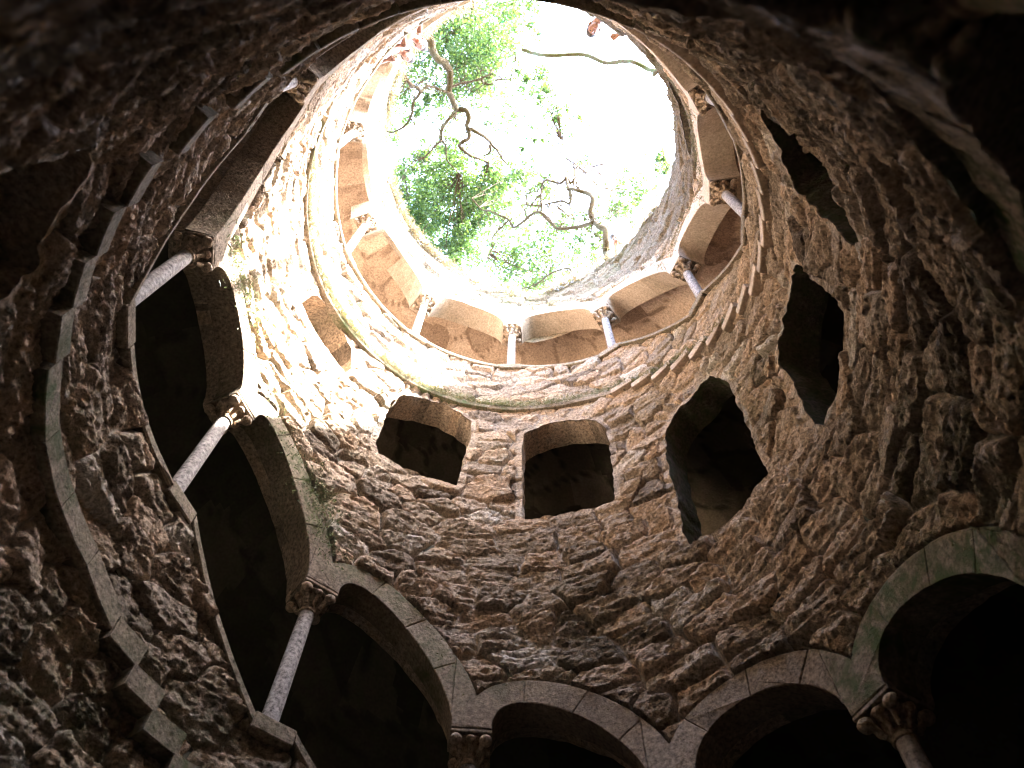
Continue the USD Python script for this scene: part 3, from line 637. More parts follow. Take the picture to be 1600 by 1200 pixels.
CAP_H = 0.205
SH_TOP = -CAP_H
AX = 0.125                                     # the shaft stands this far behind the wall's face
def column(t, z, SILL_DROP, label, group):
    GRAN, CAPM, ASH, shade_moss = (STONE, STONE, STONE, 0.85) if t < -110 else (GRANITE, CAPSTONE, ASHLAR, 0.0)  # columns nearest the camera: shade painted in with darker stone and moss colour
    SH_BOT = -SILL_DROP + 0.075
    ph = -t
    ax = R + AX
    loc = (ax * math.sin(math.radians(ph)), ax * math.cos(math.radians(ph)), z)
    # local x along the wall, local y outwards
    o = thing('column', label, 'column', loc, -ph, group, 'thing')
    v, f = join([bevel_box(-0.155, 0.155, -AX - 0.068, 0.15, -SILL_DROP - 0.125, -SILL_DROP + 0.012, 0.01), bevel_box(-0.115, 0.115, -0.115, 0.115, -SILL_DROP + 0.012, -SILL_DROP + 0.060, 0.006)])
    base = put(o, 'base', v, f, ASH, tone=0.5, moss=0.25 + shade_moss, smooth=35)
    v, f = lathe([(0.062, SH_BOT - 0.02), (0.088, SH_BOT - 0.015), (0.092, SH_BOT), (0.086, SH_BOT + 0.012), (0.070, SH_BOT + 0.020), (0.066, SH_BOT + 0.03)])
    put(base, 'torus', v, f, GRAN, tone=0.4, moss=0.1 + shade_moss, smooth=40)
    v, f = lathe([(0.0655, SH_BOT + 0.02), (0.0650, -0.75 * SILL_DROP), (0.064, -0.6 * SILL_DROP), (0.0625, -0.4 * SILL_DROP), (0.060, SH_TOP)], 24)
    put(o, 'shaft', v, f, GRAN, tone=float(rng.uniform(0.3, 0.7)), moss=shade_moss, smooth=40)
    v, f = lathe([(0.060, SH_TOP - 0.018), (0.072, SH_TOP - 0.014), (0.076, SH_TOP), (0.072, SH_TOP + 0.012), (0.062, SH_TOP + 0.018), (0.066, SH_TOP + 0.05), (0.080, SH_TOP + 0.10), (0.112, SH_TOP + 0.145), (0.135, SH_TOP + 0.172)], 24)
    cap = put(o, 'capital', v, f, CAPM, tone=float(rng.uniform(0.35, 0.65)), moss=0.1 + shade_moss, smooth=50)
    v, f = bevel_box(-0.152, 0.152, -AX - 0.036, 0.17, -0.034, -0.001, 0.006)
    put(cap, 'abacus', v, f, ASH, tone=0.55, moss=0.15 + shade_moss, smooth=35)
    for sx, sy, r in ((-1, -1, 0.048), (1, -1, 0.048), (-1, 1, 0.048), (1, 1, 0.048), (0, -1, 0.036), (0, 1, 0.036), (-1, 0, 0.036), (1, 0, 0.036)):
        corner = sx and sy
        cx_, cy_ = sx * (0.108 if corner else 0.112), sy * (0.125 if corner else 0.122)
        bv, bf = ball(np.zeros(3), 1.0)
        bv = bv * [r, r, r * 0.92] * (1 + 0.08 * nz(bv * 1.7 + sx, 1.0, 331)[:, None]) + [cx_, cy_, -0.034 - r * 0.86]
        # a stalk joins the curled leaf to the bell
        st_ = np.array([[cx_ * 0.55, cy_ * 0.55, SH_TOP + 0.03], [cx_ * 0.75, cy_ * 0.75, SH_TOP + 0.085], [cx_ * 0.97, cy_ * 0.97, -0.05]])
        tv, tf = tube(st_, [0.016, 0.022, r * 0.6], 8)
        v, f = join([(bv, bf), (tv, tf)])
        put(cap, 'curled_leaf', v, f, CAPM, tone=0.55, moss=0.08 + shade_moss, smooth=60)
    return o

def tube(p, r, sides=8):
    p = np.asarray(p, float); t = np.gradient(p, axis=0); t /= np.linalg.norm(t, axis=1, keepdims=True) + 1e-12
    ref = np.where(np.abs(t[:, 2:]) < 0.9, [[0, 0, 1.0]], [[1.0, 0, 0]])
    a = np.cross(t, ref); a /= np.linalg.norm(a, axis=1, keepdims=True); b = np.cross(t, a)
    an = np.arange(sides) * 2 * np.pi / sides
    rr_ = np.broadcast_to(r, (len(p),))
    rr_ = rr_[:, None] if rr_.ndim == 1 else rr_
    v = (p[:, None] + rr_[:, :, None] * (np.cos(an)[None, :, None] * a[:, None] + np.sin(an)[None, :, None] * b[:, None])).reshape(-1, 3)
    n = len(p); f = []
    i = np.arange(sides); j = (i + 1) % sides
    for k in range(n - 1):
        f += [np.stack([k * sides + i, k * sides + j, (k + 1) * sides + j], 1), np.stack([k * sides + i, (k + 1) * sides + j, (k + 1) * sides + i], 1)]
    v = np.vstack([v, p[0], p[-1]])
    f += [np.stack([j, i, np.full(sides, n * sides)], 1), np.stack([(n - 1) * sides + i, (n - 1) * sides + j, np.full(sides, n * sides + 1)], 1)]
    return v, np.vstack(f)

COL_LABEL = {
    1: 'blurred dark column close to the camera beyond the upper right corner',
    2: 'column with shade painted into its colour, hidden behind the rough arch at upper right',
    3: 'column just past the right edge beside the rightmost black arch',
    5: 'column below the frame between the two black arches at bottom right',
    11: 'left one of two columns on the hidden near wall, above the camera',
    12: 'right one of two columns on the hidden near wall, above the camera',
    4: 'shaded column at the lower right corner, only its capital and upper shaft in view',
    6: 'column at the bottom edge, only its ball-leaved capital in view between two black arches',
    7: 'long dark granite column at lower left, nearest the bottom of the sill',
    8: 'granite column in the middle of the left arcade, square base block jutting over the sill',
    9: 'bright grey column at far left where the sill turns upward',
    10: 'short pale column foreshortened near the top of the left arcade',
    13: 'white shaft stub beside ball capital at the upper right of the ring under the rim',
    14: 'pale column of the upper ring on its right side, right of the dark arch',
    15: 'column of the upper ring at lower right, between two deep arch soffits',
    16: 'column of the upper ring right of its bottom centre, in shade',
    17: 'column at the bottom centre of the upper ring, sunlit only at its top',
    18: 'sunlit white column left of the bottom centre of the upper ring',
    19: 'sunlit white column at the left of the upper ring below the tan panel',
    20: 'sunlit white column at the leftmost side of the upper ring',
    21: 'small sunlit capital and shaft at the top left of the upper ring, beside two visitors'}
for i, (t, z) in enumerate(COLS):
    if t < -170 or t > 500:
        continue
    column(t, z, DROP[i], COL_LABEL.get(i, 'column of the spiral arcade hidden on the near side of the well'), 'columns of the spiral arcade')

# ------------------------------------------------------------------ stair: step ends and landing kerbs that stand out of the wall
stair = thing('spiral_stair', 'spiral stair whose block step ends stick out of the shaft wall in a zigzag', 'staircase')
def stair_block(t0, t1, z0, z1, h, r_in, name, moss, rough=0.004):
    n = max(3, int(abs(t1 - t0) / 1.2) + 2)
    tt = np.linspace(t0, t1, n)
    zz_ = z0 + (z1 - z0) * np.linspace(0, 1, n)
    b = 0.008
    prof = [(R + 0.04, h), (r_in + b, h), (r_in, h - b), (r_in, b), (r_in + b, 0.0), (R + 0.04, 0.0)]
    rows = [cyl(-tt, zz_ + dz, r, True) for r, dz in prof]
    v, q = strip(rows)
    f = np.vstack([q[:, [0, 1, 2]], q[:, [0, 2, 3]]])
    for e in (0, n - 1):
        idx = [k * n + e for k in range(6)]
        f = np.vstack([f, [[idx[0], idx[k], idx[k + 1]] for k in range(1, 5)]])
    v = v + rough * np.stack([nz(v, 7, 341), nz(v, 7, 343), nz(v, 7, 347)], -1)
    put(stair, name, v, f, ASHLAR if t0 < 200 or name != 'step' else ASHLAR_UP, tone=float(rng.uniform(0.25, 0.7)), moss=np.clip(moss + 0.7 * mossmap(v), 0, 0.95), smooth=35)
t = 30.0
while t < 64:
    stair_block(t, t + 6.3, step_z(t + 3), step_z(t + 3), 0.175, R - 0.12, 'step', 0.45); t += 5.8
for k in range(4):
    a = 64.9 + k * 9.6
    stair_block(a, a + 9.5, step_z(a), step_z(a + 9.5), 0.17, R - 0.105, 'landing_kerb', 0.5)
t = 103.4
while t < 322:
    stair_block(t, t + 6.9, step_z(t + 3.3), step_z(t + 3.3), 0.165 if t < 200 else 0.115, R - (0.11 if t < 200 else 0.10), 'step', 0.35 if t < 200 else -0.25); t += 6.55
t = 322.5
while t < 470:
    stair_block(t, t + 8.4, step_z(t), step_z(t + 8.4), 0.10, R - 0.065, 'landing_kerb', 0.55); t += 8.5

# ------------------------------------------------------------------ galleries behind the wall
RO = R + 1.55
def gallery_sweep(t0, t1, z_floor, z_spring, z_crown, obj_, name, cell, seed, nt, tone0, amp=0.02, kmoss=0.0, material=None):
    """Outer wall and barrel vault of the stair passage behind the wall, of large fitted stones, each a piece of its own."""
    tt = np.linspace(t0, t1, nt)
    # profile: up the outer wall, then over the vault to the inner wall
    zf, zs, zc = z_floor(tt), z_spring(tt), z_crown(tt)
    nw, nv = 22, 30
    prof_r, prof_z, arc = [], [], []
    for k in range(nw + 1):
        u = k / nw; prof_r.append(np.full(nt, RO)); prof_z.append(zf + (zs - zf) * u); arc.append((zs - zf).mean() * u)
    rin = R + T_BACK - 0.03; hw = RO - rin
    for k in range(1, nv + 1):
        a = np.pi / 2 * k / nv
        prof_r.append(np.full(nt, rin + hw * math.cos(a))); prof_z.append(zs + (zc - zs) * math.sin(a)); arc.append(arc[nw] + 1.25 * hw * a / (np.pi / 2))
    prof_r.append(np.full(nt, R + 0.03)); prof_z.append(zc + 0.0); arc.append(arc[-1] + 0.3)     # closes against the shaft wall
    PR, PZ = np.array(prof_r), np.array(prof_z)            # (np, nt)
    U = np.broadcast_to(np.radians(tt) * RO, PR.shape).ravel(); V = np.repeat(arc, nt)
    P = cyl(np.broadcast_to(-tt, PR.shape).ravel(), PZ.ravel(), PR.ravel(), True)
    g = np.random.default_rng(seed)
    L = U.max() - U.min()
    sd = course_seeds(0, max(arc) + 0.2, L + 1, cell * 0.6, cell * 1.0, cell * 0.8, cell * 1.6, g, 0.08) + [(U.max() + U.min()) / 2, 0]
    wu = U + 0.12 * nz(P, 1.7, seed, 2); wv = V + 0.12 * nz(P + 9, 1.7, seed + 1, 2)
    d, ix = cKDTree(sd / [1.25, 1]).query(np.stack([wu / 1.25, wv], -1), k=2)
    e = np.clip((d[:, 1] - d[:, 0]) / 0.05, 0, 1)
    h = amp * (e - 0.5) + 0.35 * amp * nz(P, 5.0, seed + 2, 3)
    n = vnormals(P, np.array(strip([P.reshape(len(arc), nt, 3)[k] for k in range(len(arc))])[1]))
    Pm = P + n * h[:, None]
    v, q = strip([Pm.reshape(len(arc), nt, 3)[k] for k in range(len(arc))])
    own = ix[:, 0][q[:, 0]]
    tn = np.clip(g.normal(tone0, 0.22, len(sd)), 0, 1)
    jt = np.clip(e * 1.3, 0, 1)                     # the joints are of darker mortar
    f = np.vstack([q[:, [0, 1, 2]], q[:, [0, 2, 3]]]); fo = np.r_[own, own]
    cnt = np.bincount(fo, minlength=len(sd))
    N = vnormals(v, f)
    pxs, pys, w_ = project(v)
    for k in np.nonzero(cnt)[0]:
        ff = f[fo == k]
        u_, iv = np.unique(ff.ravel(), return_inverse=True)
        put(obj_, name, v[u_], iv.reshape(-1, 3), material or FLAG, tone=np.clip(tn[k] * jt[u_] - 0.5 * (1 - jt[u_]), -0.3, 1), moss=kmoss, normals=N[u_])
    return v, f
def slab(t0, t1, nt, zfun, r0, r1, th, obj_, name, material=None):
    tt = np.linspace(t0, t1, nt)
    rows = [cyl(-tt, zfun(tt), r, True) for r in (r0, r1)] + [cyl(-tt, zfun(tt) - th, r, True) for r in (r1, r0)]
    rows.append(rows[0])
    v, q = strip(rows)
    put(obj_, name, v, q, material or ASHLAR, tone=0.35, moss=0.2)

g_up = thing('stair_gallery', 'upper stair gallery of large tan vault stones behind the sunlit ring of columns', 'gallery')
gallery_sweep(196, 545, lambda t: sill_z(t) - 0.75, lambda t: sill_z(t) + 1.6, lambda t: sill_z(t) + 2.55, g_up, 'vault_stone', 0.62, 401, 420, 0.5)
slab(196, 545, 120, lambda t: sill_z(t) - 0.75, R + 0.1, RO + 0.05, 0.15, g_up, 'floor')
g_lo = thing('stair_gallery', 'black lower stair gallery behind the arches at the left and bottom', 'gallery')
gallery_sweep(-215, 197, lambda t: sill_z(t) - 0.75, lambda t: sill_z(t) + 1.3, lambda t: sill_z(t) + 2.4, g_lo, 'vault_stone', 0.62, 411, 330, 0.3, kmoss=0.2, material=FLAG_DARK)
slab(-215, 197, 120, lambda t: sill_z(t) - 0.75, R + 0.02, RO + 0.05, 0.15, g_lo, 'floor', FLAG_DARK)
g_win = thing('stair_gallery', 'dark passage with stained vault seen through the row of windows', 'gallery')
wz_ = lambda t: np.interp(t, [90, 125, 216, 240, 275, 307, 342, 380, 420, 470], [2.3, 2.8, 5.0, 5.25, 5.65, 6.0, 7.3, 7.9, 9.1, 9.6])      # sill line of the windows
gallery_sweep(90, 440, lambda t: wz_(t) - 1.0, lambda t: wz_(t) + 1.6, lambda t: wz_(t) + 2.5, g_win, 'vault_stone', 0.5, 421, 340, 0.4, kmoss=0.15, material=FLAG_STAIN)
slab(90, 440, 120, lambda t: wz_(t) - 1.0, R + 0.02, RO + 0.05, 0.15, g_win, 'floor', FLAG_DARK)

# ------------------------------------------------------------------ ground round the well mouth
rad = np.r_[np.linspace(R + T_BACK - 0.01, 9, 16), 14, 22, 40, 80, 200, 600]
ang = np.linspace(-180, 180, 121)
rows = []
for r in rad:
    k = min(1.0, (r - R - T_BACK) / 6.0); k = max(0.0, k) ** 0.7
    p = cyl(ang, 0.0, r, True)
    zg = (rim_z(ang) - 0.6) * (1 - k) + 14.0 * k
    p[:, 2] = zg + (0.12 * nz(p, 0.35, 501, 3) * min(1, k * 2))
    rows.append(p)
v, q = strip(rows)
tag(put('/World', 'ground', v, q[:, ::-1], EARTH, tone=0.5, moss=0.6, smooth=True), 'forest floor round the mouth of the well', None, None, 'structure')

# unseen shell of the rock round the well, added to keep sky light out
aa_ = np.linspace(-180, 180, 121)
v, q = strip([cyl(aa_, -7.2, RO + 0.35, True), cyl(aa_, rim_z(aa_) - 0.7, RO + 0.35, True)])
tag(put('/World', 'added_rock_shell', v, q, EARTH, tone=0.3, moss=0.0, smooth=True), 'unseen shell of ground round the well, added to block sky light', None, None, 'structure')

# ------------------------------------------------------------------ trees over the mouth
def smooth_path(p, per=4, wob=0.0, seed=0):
    p = np.asarray(p, float); n = len(p)
    if n < 3:
        return p
    out = []
    for i in range(n - 1):
        a, b, c, d = p[max(i - 1, 0)], p[i], p[i + 1], p[min(i + 2, n - 1)]
        for u in np.linspace(0, 1, per, endpoint=False):
            out.append(0.5 * ((2 * b) + (-a + c) * u + (2 * a - 5 * b + 4 * c - d) * u * u + (-a + 3 * b - 3 * c + d) * u ** 3))
    out.append(p[-1]); out = np.array(out)
    if wob:
        out[:, :3] += wob * np.stack([nz(out[:, :3], 6, seed + k) for k in range(3)], -1) * (out[:, 3:4] / 0.05)
    out[:, 3] = np.maximum(out[:, 3] * (1 + 0.12 * nz(out[:, :3], 9, seed + 5)), 0.004)
    return out
def limb(parent, name, pts, seed, sides=8, moss=0.1):
    p = smooth_path([tuple(q[:3]) + (q[3] * 1.05,) for q in pts], 4, 0.02, seed)
    v, f = tube(p[:, :3], p[:, 3], sides)
    v = v + 0.004 * np.stack([nz(v, 25, seed + 7), nz(v, 25, seed + 8), nz(v, 25, seed + 9)], -1)
    put(parent, name, v, f, BARK, tone=0.55, moss=moss, smooth=True)
    return p
tree_a = thing('broadleaf_tree', 'twisting tree leaning in over the left of the opening with dense bright green foliage', 'tree')
tree_b = thing('broadleaf_tree', 'sparser tree with a forked crooked limb rising at the lower right of the opening', 'tree')
tree_c = thing('bare_branch_tree', 'tree reaching one bare grey branch across the top right of the opening', 'tree')
TRUNK_A = [(-6.6, -7.0, 13.3, .30), (-6.2, -6.4, 15.5, .24), (-5.0, -5.0, 18.2, .19), (-3.6, -3.4, 19.9, .14), (-2.7, -2.35, 20.6, .105)]
TRUNK_B = [(4.3, 6.2, 13.0, .22), (4.0, 5.7, 14.4, .17), (3.1, 4.4, 15.8, .12), (2.5, 3.4, 16.7, .09)]
limb_pts = {'a': [], 'b': []}
limb_pts['a'].append(limb(tree_a, 'trunk', TRUNK_A + LIMBS['T1'], 601, 10))
limb_pts['a'].append(limb(tree_a, 'limb', [(-5.0, -5.0, 18.0, .12), (-4.1, -3.2, 19.2, .08), (-3.1, -1.6, 19.9, .055)] + LIMBS['T0'], 611))
for k, key in enumerate(('T1b', 'T1b2', 'T1r', 'T1r2', 'T1l', 'T1c', 'T0l', 'T0t')):
    limb_pts['a'].append(limb(tree_a, 'branch', LIMBS[key], 621 + 10 * k))
limb_pts['a'].append(limb(tree_a, 'branch', [(-3.6, -3.4, 19.9, .09), (-2.2, -3.4, 22.5, .06), (-1.35, -2.7, 24.4, .045)] + LIMBS['Ts'], 711))
for k, key in enumerate(('Ts2', 'Ts3')):
    limb_pts['a'].append(limb(tree_a, 'branch', LIMBS[key], 721 + 10 * k))
limb_pts['b'].append(limb(tree_b, 'trunk', TRUNK_B + LIMBS['T2'], 741, 10))
for k, key in enumerate(('T2a', 'T2a2', 'T2b', 'T2c', 'T2d', 'T2e')):
    limb_pts['b'].append(limb(tree_b, 'branch', LIMBS[key], 751 + 10 * k))
limb_pts['b'].append(limb(tree_b, 'limb', [(3.1, 4.4, 15.7, .07), (2.3, 3.7, 16.3, .045)] + LIMBS['T4'], 821))
limb_pts['b'].append(limb(tree_b, 'limb', [(3.6, 5.1, 15.2, .06), (3.2, 3.2, 16.6, .03)] + LIMBS['T5'], 831))
limb(tree_c, 'trunk', [(6.2, -4.6, 12.8, .16), (5.6, -4.0, 14.5, .12), (4.3, -3.0, 15.9, .075), (3.0, -2.1, 16.3, .055)] + LIMBS['T3'], 841, 8, 0.4)

def leaves(parent, clumps, limbs, seed, lab):
    g = np.random.default_rng(seed)
    allp = np.vstack(limbs)
    V, T, twv = [], [], []
    for (x, y, z, r, d) in clumps:
        r = r * 1.4; d = d * 0.40 + 0.07
        c = np.array([x, y, z])
        dist = np.linalg.norm(allp[:, :3] - c, axis=1)
        a = allp[np.argmin(dist + g.uniform(0, 0.2, len(dist)))]
        nt = 3 + int(3 * d)
        tips = c + g.normal(0, 1, (nt, 3)) * [r * 0.6, r * 0.6, r * 0.8]
        for tp in tips:
            mid = (a[:3] * 0.45 + tp * 0.55) + g.normal(0, 0.08, 3)
            twv.append(tube(np.array([a[:3], (a[:3] + mid) / 2 + g.normal(0, 0.04, 3), mid, (mid + tp) / 2 + g.normal(0, 0.03, 3), tp]), [0.011, 0.009, 0.007, 0.005, 0.003], 4))
        n = int(900 * d * (r / 0.32) ** 2)
        # leaves gather in sprays: small clusters inside the clump
        ns = max(3, int(9 * (r / 0.3) ** 2))
        sp = c + g.normal(0, 1, (ns, 3)) * [r * 0.62, r * 0.62, r * 1.2]
        k = g.integers(0, ns, n)
        p = sp[k] + g.normal(0, 1, (n, 3)) * r * np.where(g.random((n, 1)) < 0.2, 0.8, 0.17)
        L = g.uniform(0.030, 0.062, n)[:, None]; W = L * g.uniform(0.38, 0.6, n)[:, None]
        dirv = g.normal(0, 1, (n, 3)); dirv[:, 2] *= 0.6; dirv /= np.linalg.norm(dirv, axis=1, keepdims=True)
        nn = g.normal(0, 1, (n, 3)) * [0.7, 0.7, 0.5] + [0, 0, 1.0]; side = np.cross(dirv, nn); side /= np.linalg.norm(side, axis=1, keepdims=True)
        upv = np.cross(side, dirv)
        q0 = p - dirv * L; q1 = p + side * W + upv * L * 0.12; q2 = p + dirv * L - upv * L * 0.15; q3 = p - side * W + upv * L * 0.12
        V.append(np.stack([q0, q1, q2, q3], 1).reshape(-1, 3))
        T.append(np.repeat(np.clip(g.normal(0.38 if d > 1.1 else 0.6, 0.25, n), 0, 1), 4))
    V = np.vstack(V); T = np.concatenate(T)
    n = len(V) // 4
    i = np.arange(n) * 4
    F = np.vstack([np.stack([i, i + 1, i + 2], 1), np.stack([i, i + 2, i + 3], 1)])
    put(parent, 'leaves', V, F, LEAF, tone=T, kind='stuff')
    tv, tf = join(twv)
    put(parent, 'twigs', tv, tf, BARK, tone=0.5, moss=0.0, kind='stuff')
def spray_twigs(parent, limbs, n, seed):
    """Thin crooked side twigs that fork off the limbs."""
    g = np.random.default_rng(seed)
    ap = np.vstack(limbs); ap = ap[(ap[:, 2] > 17.5) & (np.hypot(ap[:, 0], ap[:, 1]) < 3.6)]
    out = []
    for k in range(n):
        q = ap[g.integers(0, len(ap))]
        d = g.normal(0, 1, 3) * [1, 1, 0.5]; d /= np.linalg.norm(d)
        p = [q[:3]]
        L = g.uniform(0.25, 0.8); m = g.integers(5, 9)
        for i in range(m):
            d = d + g.normal(0, 0.45, 3); d /= np.linalg.norm(d)
            p.append(p[-1] + d * L / m)
        p = np.array(p); r0 = min(q[3] * 0.5, g.uniform(0.008, 0.018))
        out.append(tube(p, np.linspace(r0, 0.003, len(p)), 5))
        for f in range(2):
            s = p[g.integers(2, len(p) - 1)]; e = g.normal(0, 1, 3) * [1, 1, 0.5]; e /= np.linalg.norm(e)
            pp = np.array([s, s + e * L * 0.15, s + e * L * 0.28 + g.normal(0, 0.03, 3), s + e * L * 0.4 + g.normal(0, 0.05, 3)])
            out.append(tube(pp, np.linspace(r0 * 0.6, 0.0025, 4), 4))
    v, f = join(out)
    put(parent, 'side_twigs', v, f, BARK, tone=0.45, moss=0.0, kind='stuff')
spray_twigs(tree_a, limb_pts['a'], 150, 911)
spray_twigs(tree_b, limb_pts['b'], 130, 913)
CL_A = [c for c in CLUMPS if c[0] < -0.35]; CL_B = [c for c in CLUMPS if c[0] >= -0.35]
leaves(tree_a, CL_A, limb_pts['a'], 901, '')
leaves(tree_b, CL_B, limb_pts['b'], 903, '')

# ------------------------------------------------------------------ moss, hanging roots and rim plants
def strands(name, label, cat, base, length, width, drop, material, seed, spread=0.03, tone=(0.2, 0.9)):
    g = np.random.default_rng(seed)
    base = np.asarray(base); n = len(base)
    inward = -base * [1, 1, 0]; inward /= np.linalg.norm(inward, axis=1, keepdims=True)
    side = np.cross(inward, [0, 0, 1.0])
    L = g.uniform(*length, n)[:, None]; W = g.uniform(*width, n)[:, None]
    d0 = inward * g.uniform(0.2, 1.0, n)[:, None] + side * g.normal(0, 0.7, n)[:, None] + np.array([0, 0, 1.0]) * g.uniform(-0.5, 0.9, n)[:, None]
    d0 /= np.linalg.norm(d0, axis=1, keepdims=True)
    d1 = d0 * 0.45 + np.array([0, 0, -1.0]) * drop; d1 /= np.linalg.norm(d1, axis=1, keepdims=True)
    p0 = base + g.normal(0, spread, (n, 3)) * [1, 1, 0.7]
    p1 = p0 + d0 * L * 0.4; p2 = p1 + d1 * L * 0.6
    w = np.cross(d0, g.normal(0, 1, (n, 3))); w /= np.linalg.norm(w, axis=1, keepdims=True)
    V = np.stack([p0 - w * W, p0 + w * W, p1 - w * W * 0.8, p1 + w * W * 0.8, p2], 1).reshape(-1, 3)
    i = np.arange(n) * 5
    F = np.vstack([np.stack([i, i + 1, i + 3], 1), np.stack([i, i + 3, i + 2], 1), np.stack([i + 2, i + 3, i + 4], 1)])
    T = np.repeat(g.uniform(*tone, n), 5)
    tag(put('/World', name, V, F, material, tone=T), label, cat, None, 'stuff')
def along(phis, zfun, n, seed, r=R - 0.06, dz=0.0, clump=9.0):
    g = np.random.default_rng(seed)
    a = g.uniform(phis[0], phis[1], n * 3)
    k = nz(cyl(a, zfun(a), R, True), clump / 3, seed, 2) > g.uniform(-0.5, 0.35, n * 3)
    a = a[k][:n]
    return cyl(a, zfun(a) + dz + g.normal(0, 0.02, len(a)), r, True)
step_u = lambda a: step_z(360 - np.asarray(a))
strands('ledge_moss', 'yellow-green moss and fine roots fringing the ledge under the upper ring', 'moss', along((-105, 75), step_u, 9000, 1001, R - 0.055, 0.11), (0.03, 0.11), (0.0015, 0.004), 0.9, MOSS, 1002)
strands('ledge_roots', 'dry pale roots hanging from the ledge on the sunlit left side', 'roots', along((-112, -15), step_u, 2500, 1003, R - 0.05, 0.10), (0.06, 0.20), (0.001, 0.0025), 1.2, STRAW, 1004)
strands('rim_plants', 'tufts of grass and dry roots hanging over the rim of the well', 'grass', along((-160, 75), rim_z, 11000, 1005, R - 0.01, 0.02, 6.0), (0.06, 0.26), (0.0015, 0.004), 0.8, STRAW, 1006, 0.05)
strands('rim_moss', 'green moss along the rim and the wall top', 'moss', along((-150, 130), rim_z, 5000, 1007, R - 0.02, -0.1, 6.0), (0.03, 0.10), (0.0015, 0.004), 0.7, MOSS, 1008, 0.08)
crown = []
for i in BAYS:
    t0, t1 = COLS[i][0], COLS[i + 1][0]
    c = intrados(i, 50)
    ln = LineString(c).buffer(0.24)
    up_ = c + np.array([0, 0.27])
    if 2 <= i <= 10:
        crown.append((0, up_))
    elif i > 12:
        crown.append((1, up_))
g = np.random.default_rng(1011)
pts = []
for kind, c in crown:
    m = 110 if kind == 0 else 420
    k = g.integers(0, len(c), m)
    q = c[k] + g.normal(0, 0.05, (m, 2)) + [0, 0.06 if kind == 0 else 0.03]
    if kind == 0:
        sel = nz(cyl(q[:, 0], q[:, 1], R), 1.6, 1013) > 0.05
        q = q[sel]
    pts.append(cyl(q[:, 0], q[:, 1], R - 0.045))
pts = np.vstack(pts)
strands('arch_moss', 'moss and rootlets on top of the arch stones', 'moss', pts, (0.025, 0.08), (0.0015, 0.004), 0.9, MOSS, 1014)
gw = np.random.default_rng(1031)
aw = gw.uniform(-150, 150, 30000); zw = gw.uniform(1.8, 11.5, 30000)
kw = (nz(cyl(aw, zw, R, True), 2.6, 1033, 2) + 0.35 * nz(cyl(aw, zw, R, True), 9.0, 1034) > 0.52) & ~in_poly(WALL_HOLES.buffer(0.12), R * np.radians(aw), zw) & ~in_poly(face_all.buffer(0.03), R * np.radians(aw), zw)
strands('wall_moss', 'small tufts of moss and fine roots growing between the wall stones', 'moss', cyl(aw[kw], zw[kw], R - 0.02, True), (0.02, 0.08), (0.0015, 0.0045), 0.9, MOSS, 1035, 0.02)
gi = np.random.default_rng(1021)
ivy = []
for (p0, p1, n) in (((-99, 7.35), (-74, 7.80), 700), ((-45, 6.85), (-35, 6.0), 700), ((-62, 7.2), (-40, 6.7), 300)):
    u = gi.uniform(0, 1, n)
    ivy.append(cyl(p0[0] + (p1[0] - p0[0]) * u + gi.normal(0, 2.2, n), p0[1] + (p1[1] - p0[1]) * u + gi.normal(0, 0.14, n), R - 0.055, True))
strands('creeping_moss', 'dark green creeping moss on the wall beside the left arches', 'moss', np.vstack(ivy), (0.03, 0.09), (0.002, 0.006), 0.8, leafmat('deep_moss', (0.03, 0.045, 0.018), (0.10, 0.11, 0.05), 0.3), 1022)
PEOPLE = [
    ('dark-haired person in pale pink leaning on the rim with one bare forearm across', 51.5, 3.17, 13.78, 0.85, ((0.10, 0.66, 1.26), (-0.25, 0.55, 1.05)), C_PINK, 0.02),
    ('person at the top right of the rim, dark haired, one bare arm out', 152, 3.05, 11.45, 0.85, ((0.30, 0.62, 1.02), (-0.22, 0.5, 1.06)), C_DARK, 0.0),
    ('visitor in an orange top leaning out of the upper gallery at the top left', 222, 2.98, 13.25, 0.8, ((0.22, 0.5, 1.05), (-0.22, 0.5, 1.05)), C_ORANGE, 0.02),
    ('visitor in a pink top beside the orange one in the upper gallery', 229, 3.0, 13.2, 0.8, ((0.22, 0.5, 1.05), (-0.22, 0.5, 1.05)), C_PINK, 0.06),
]

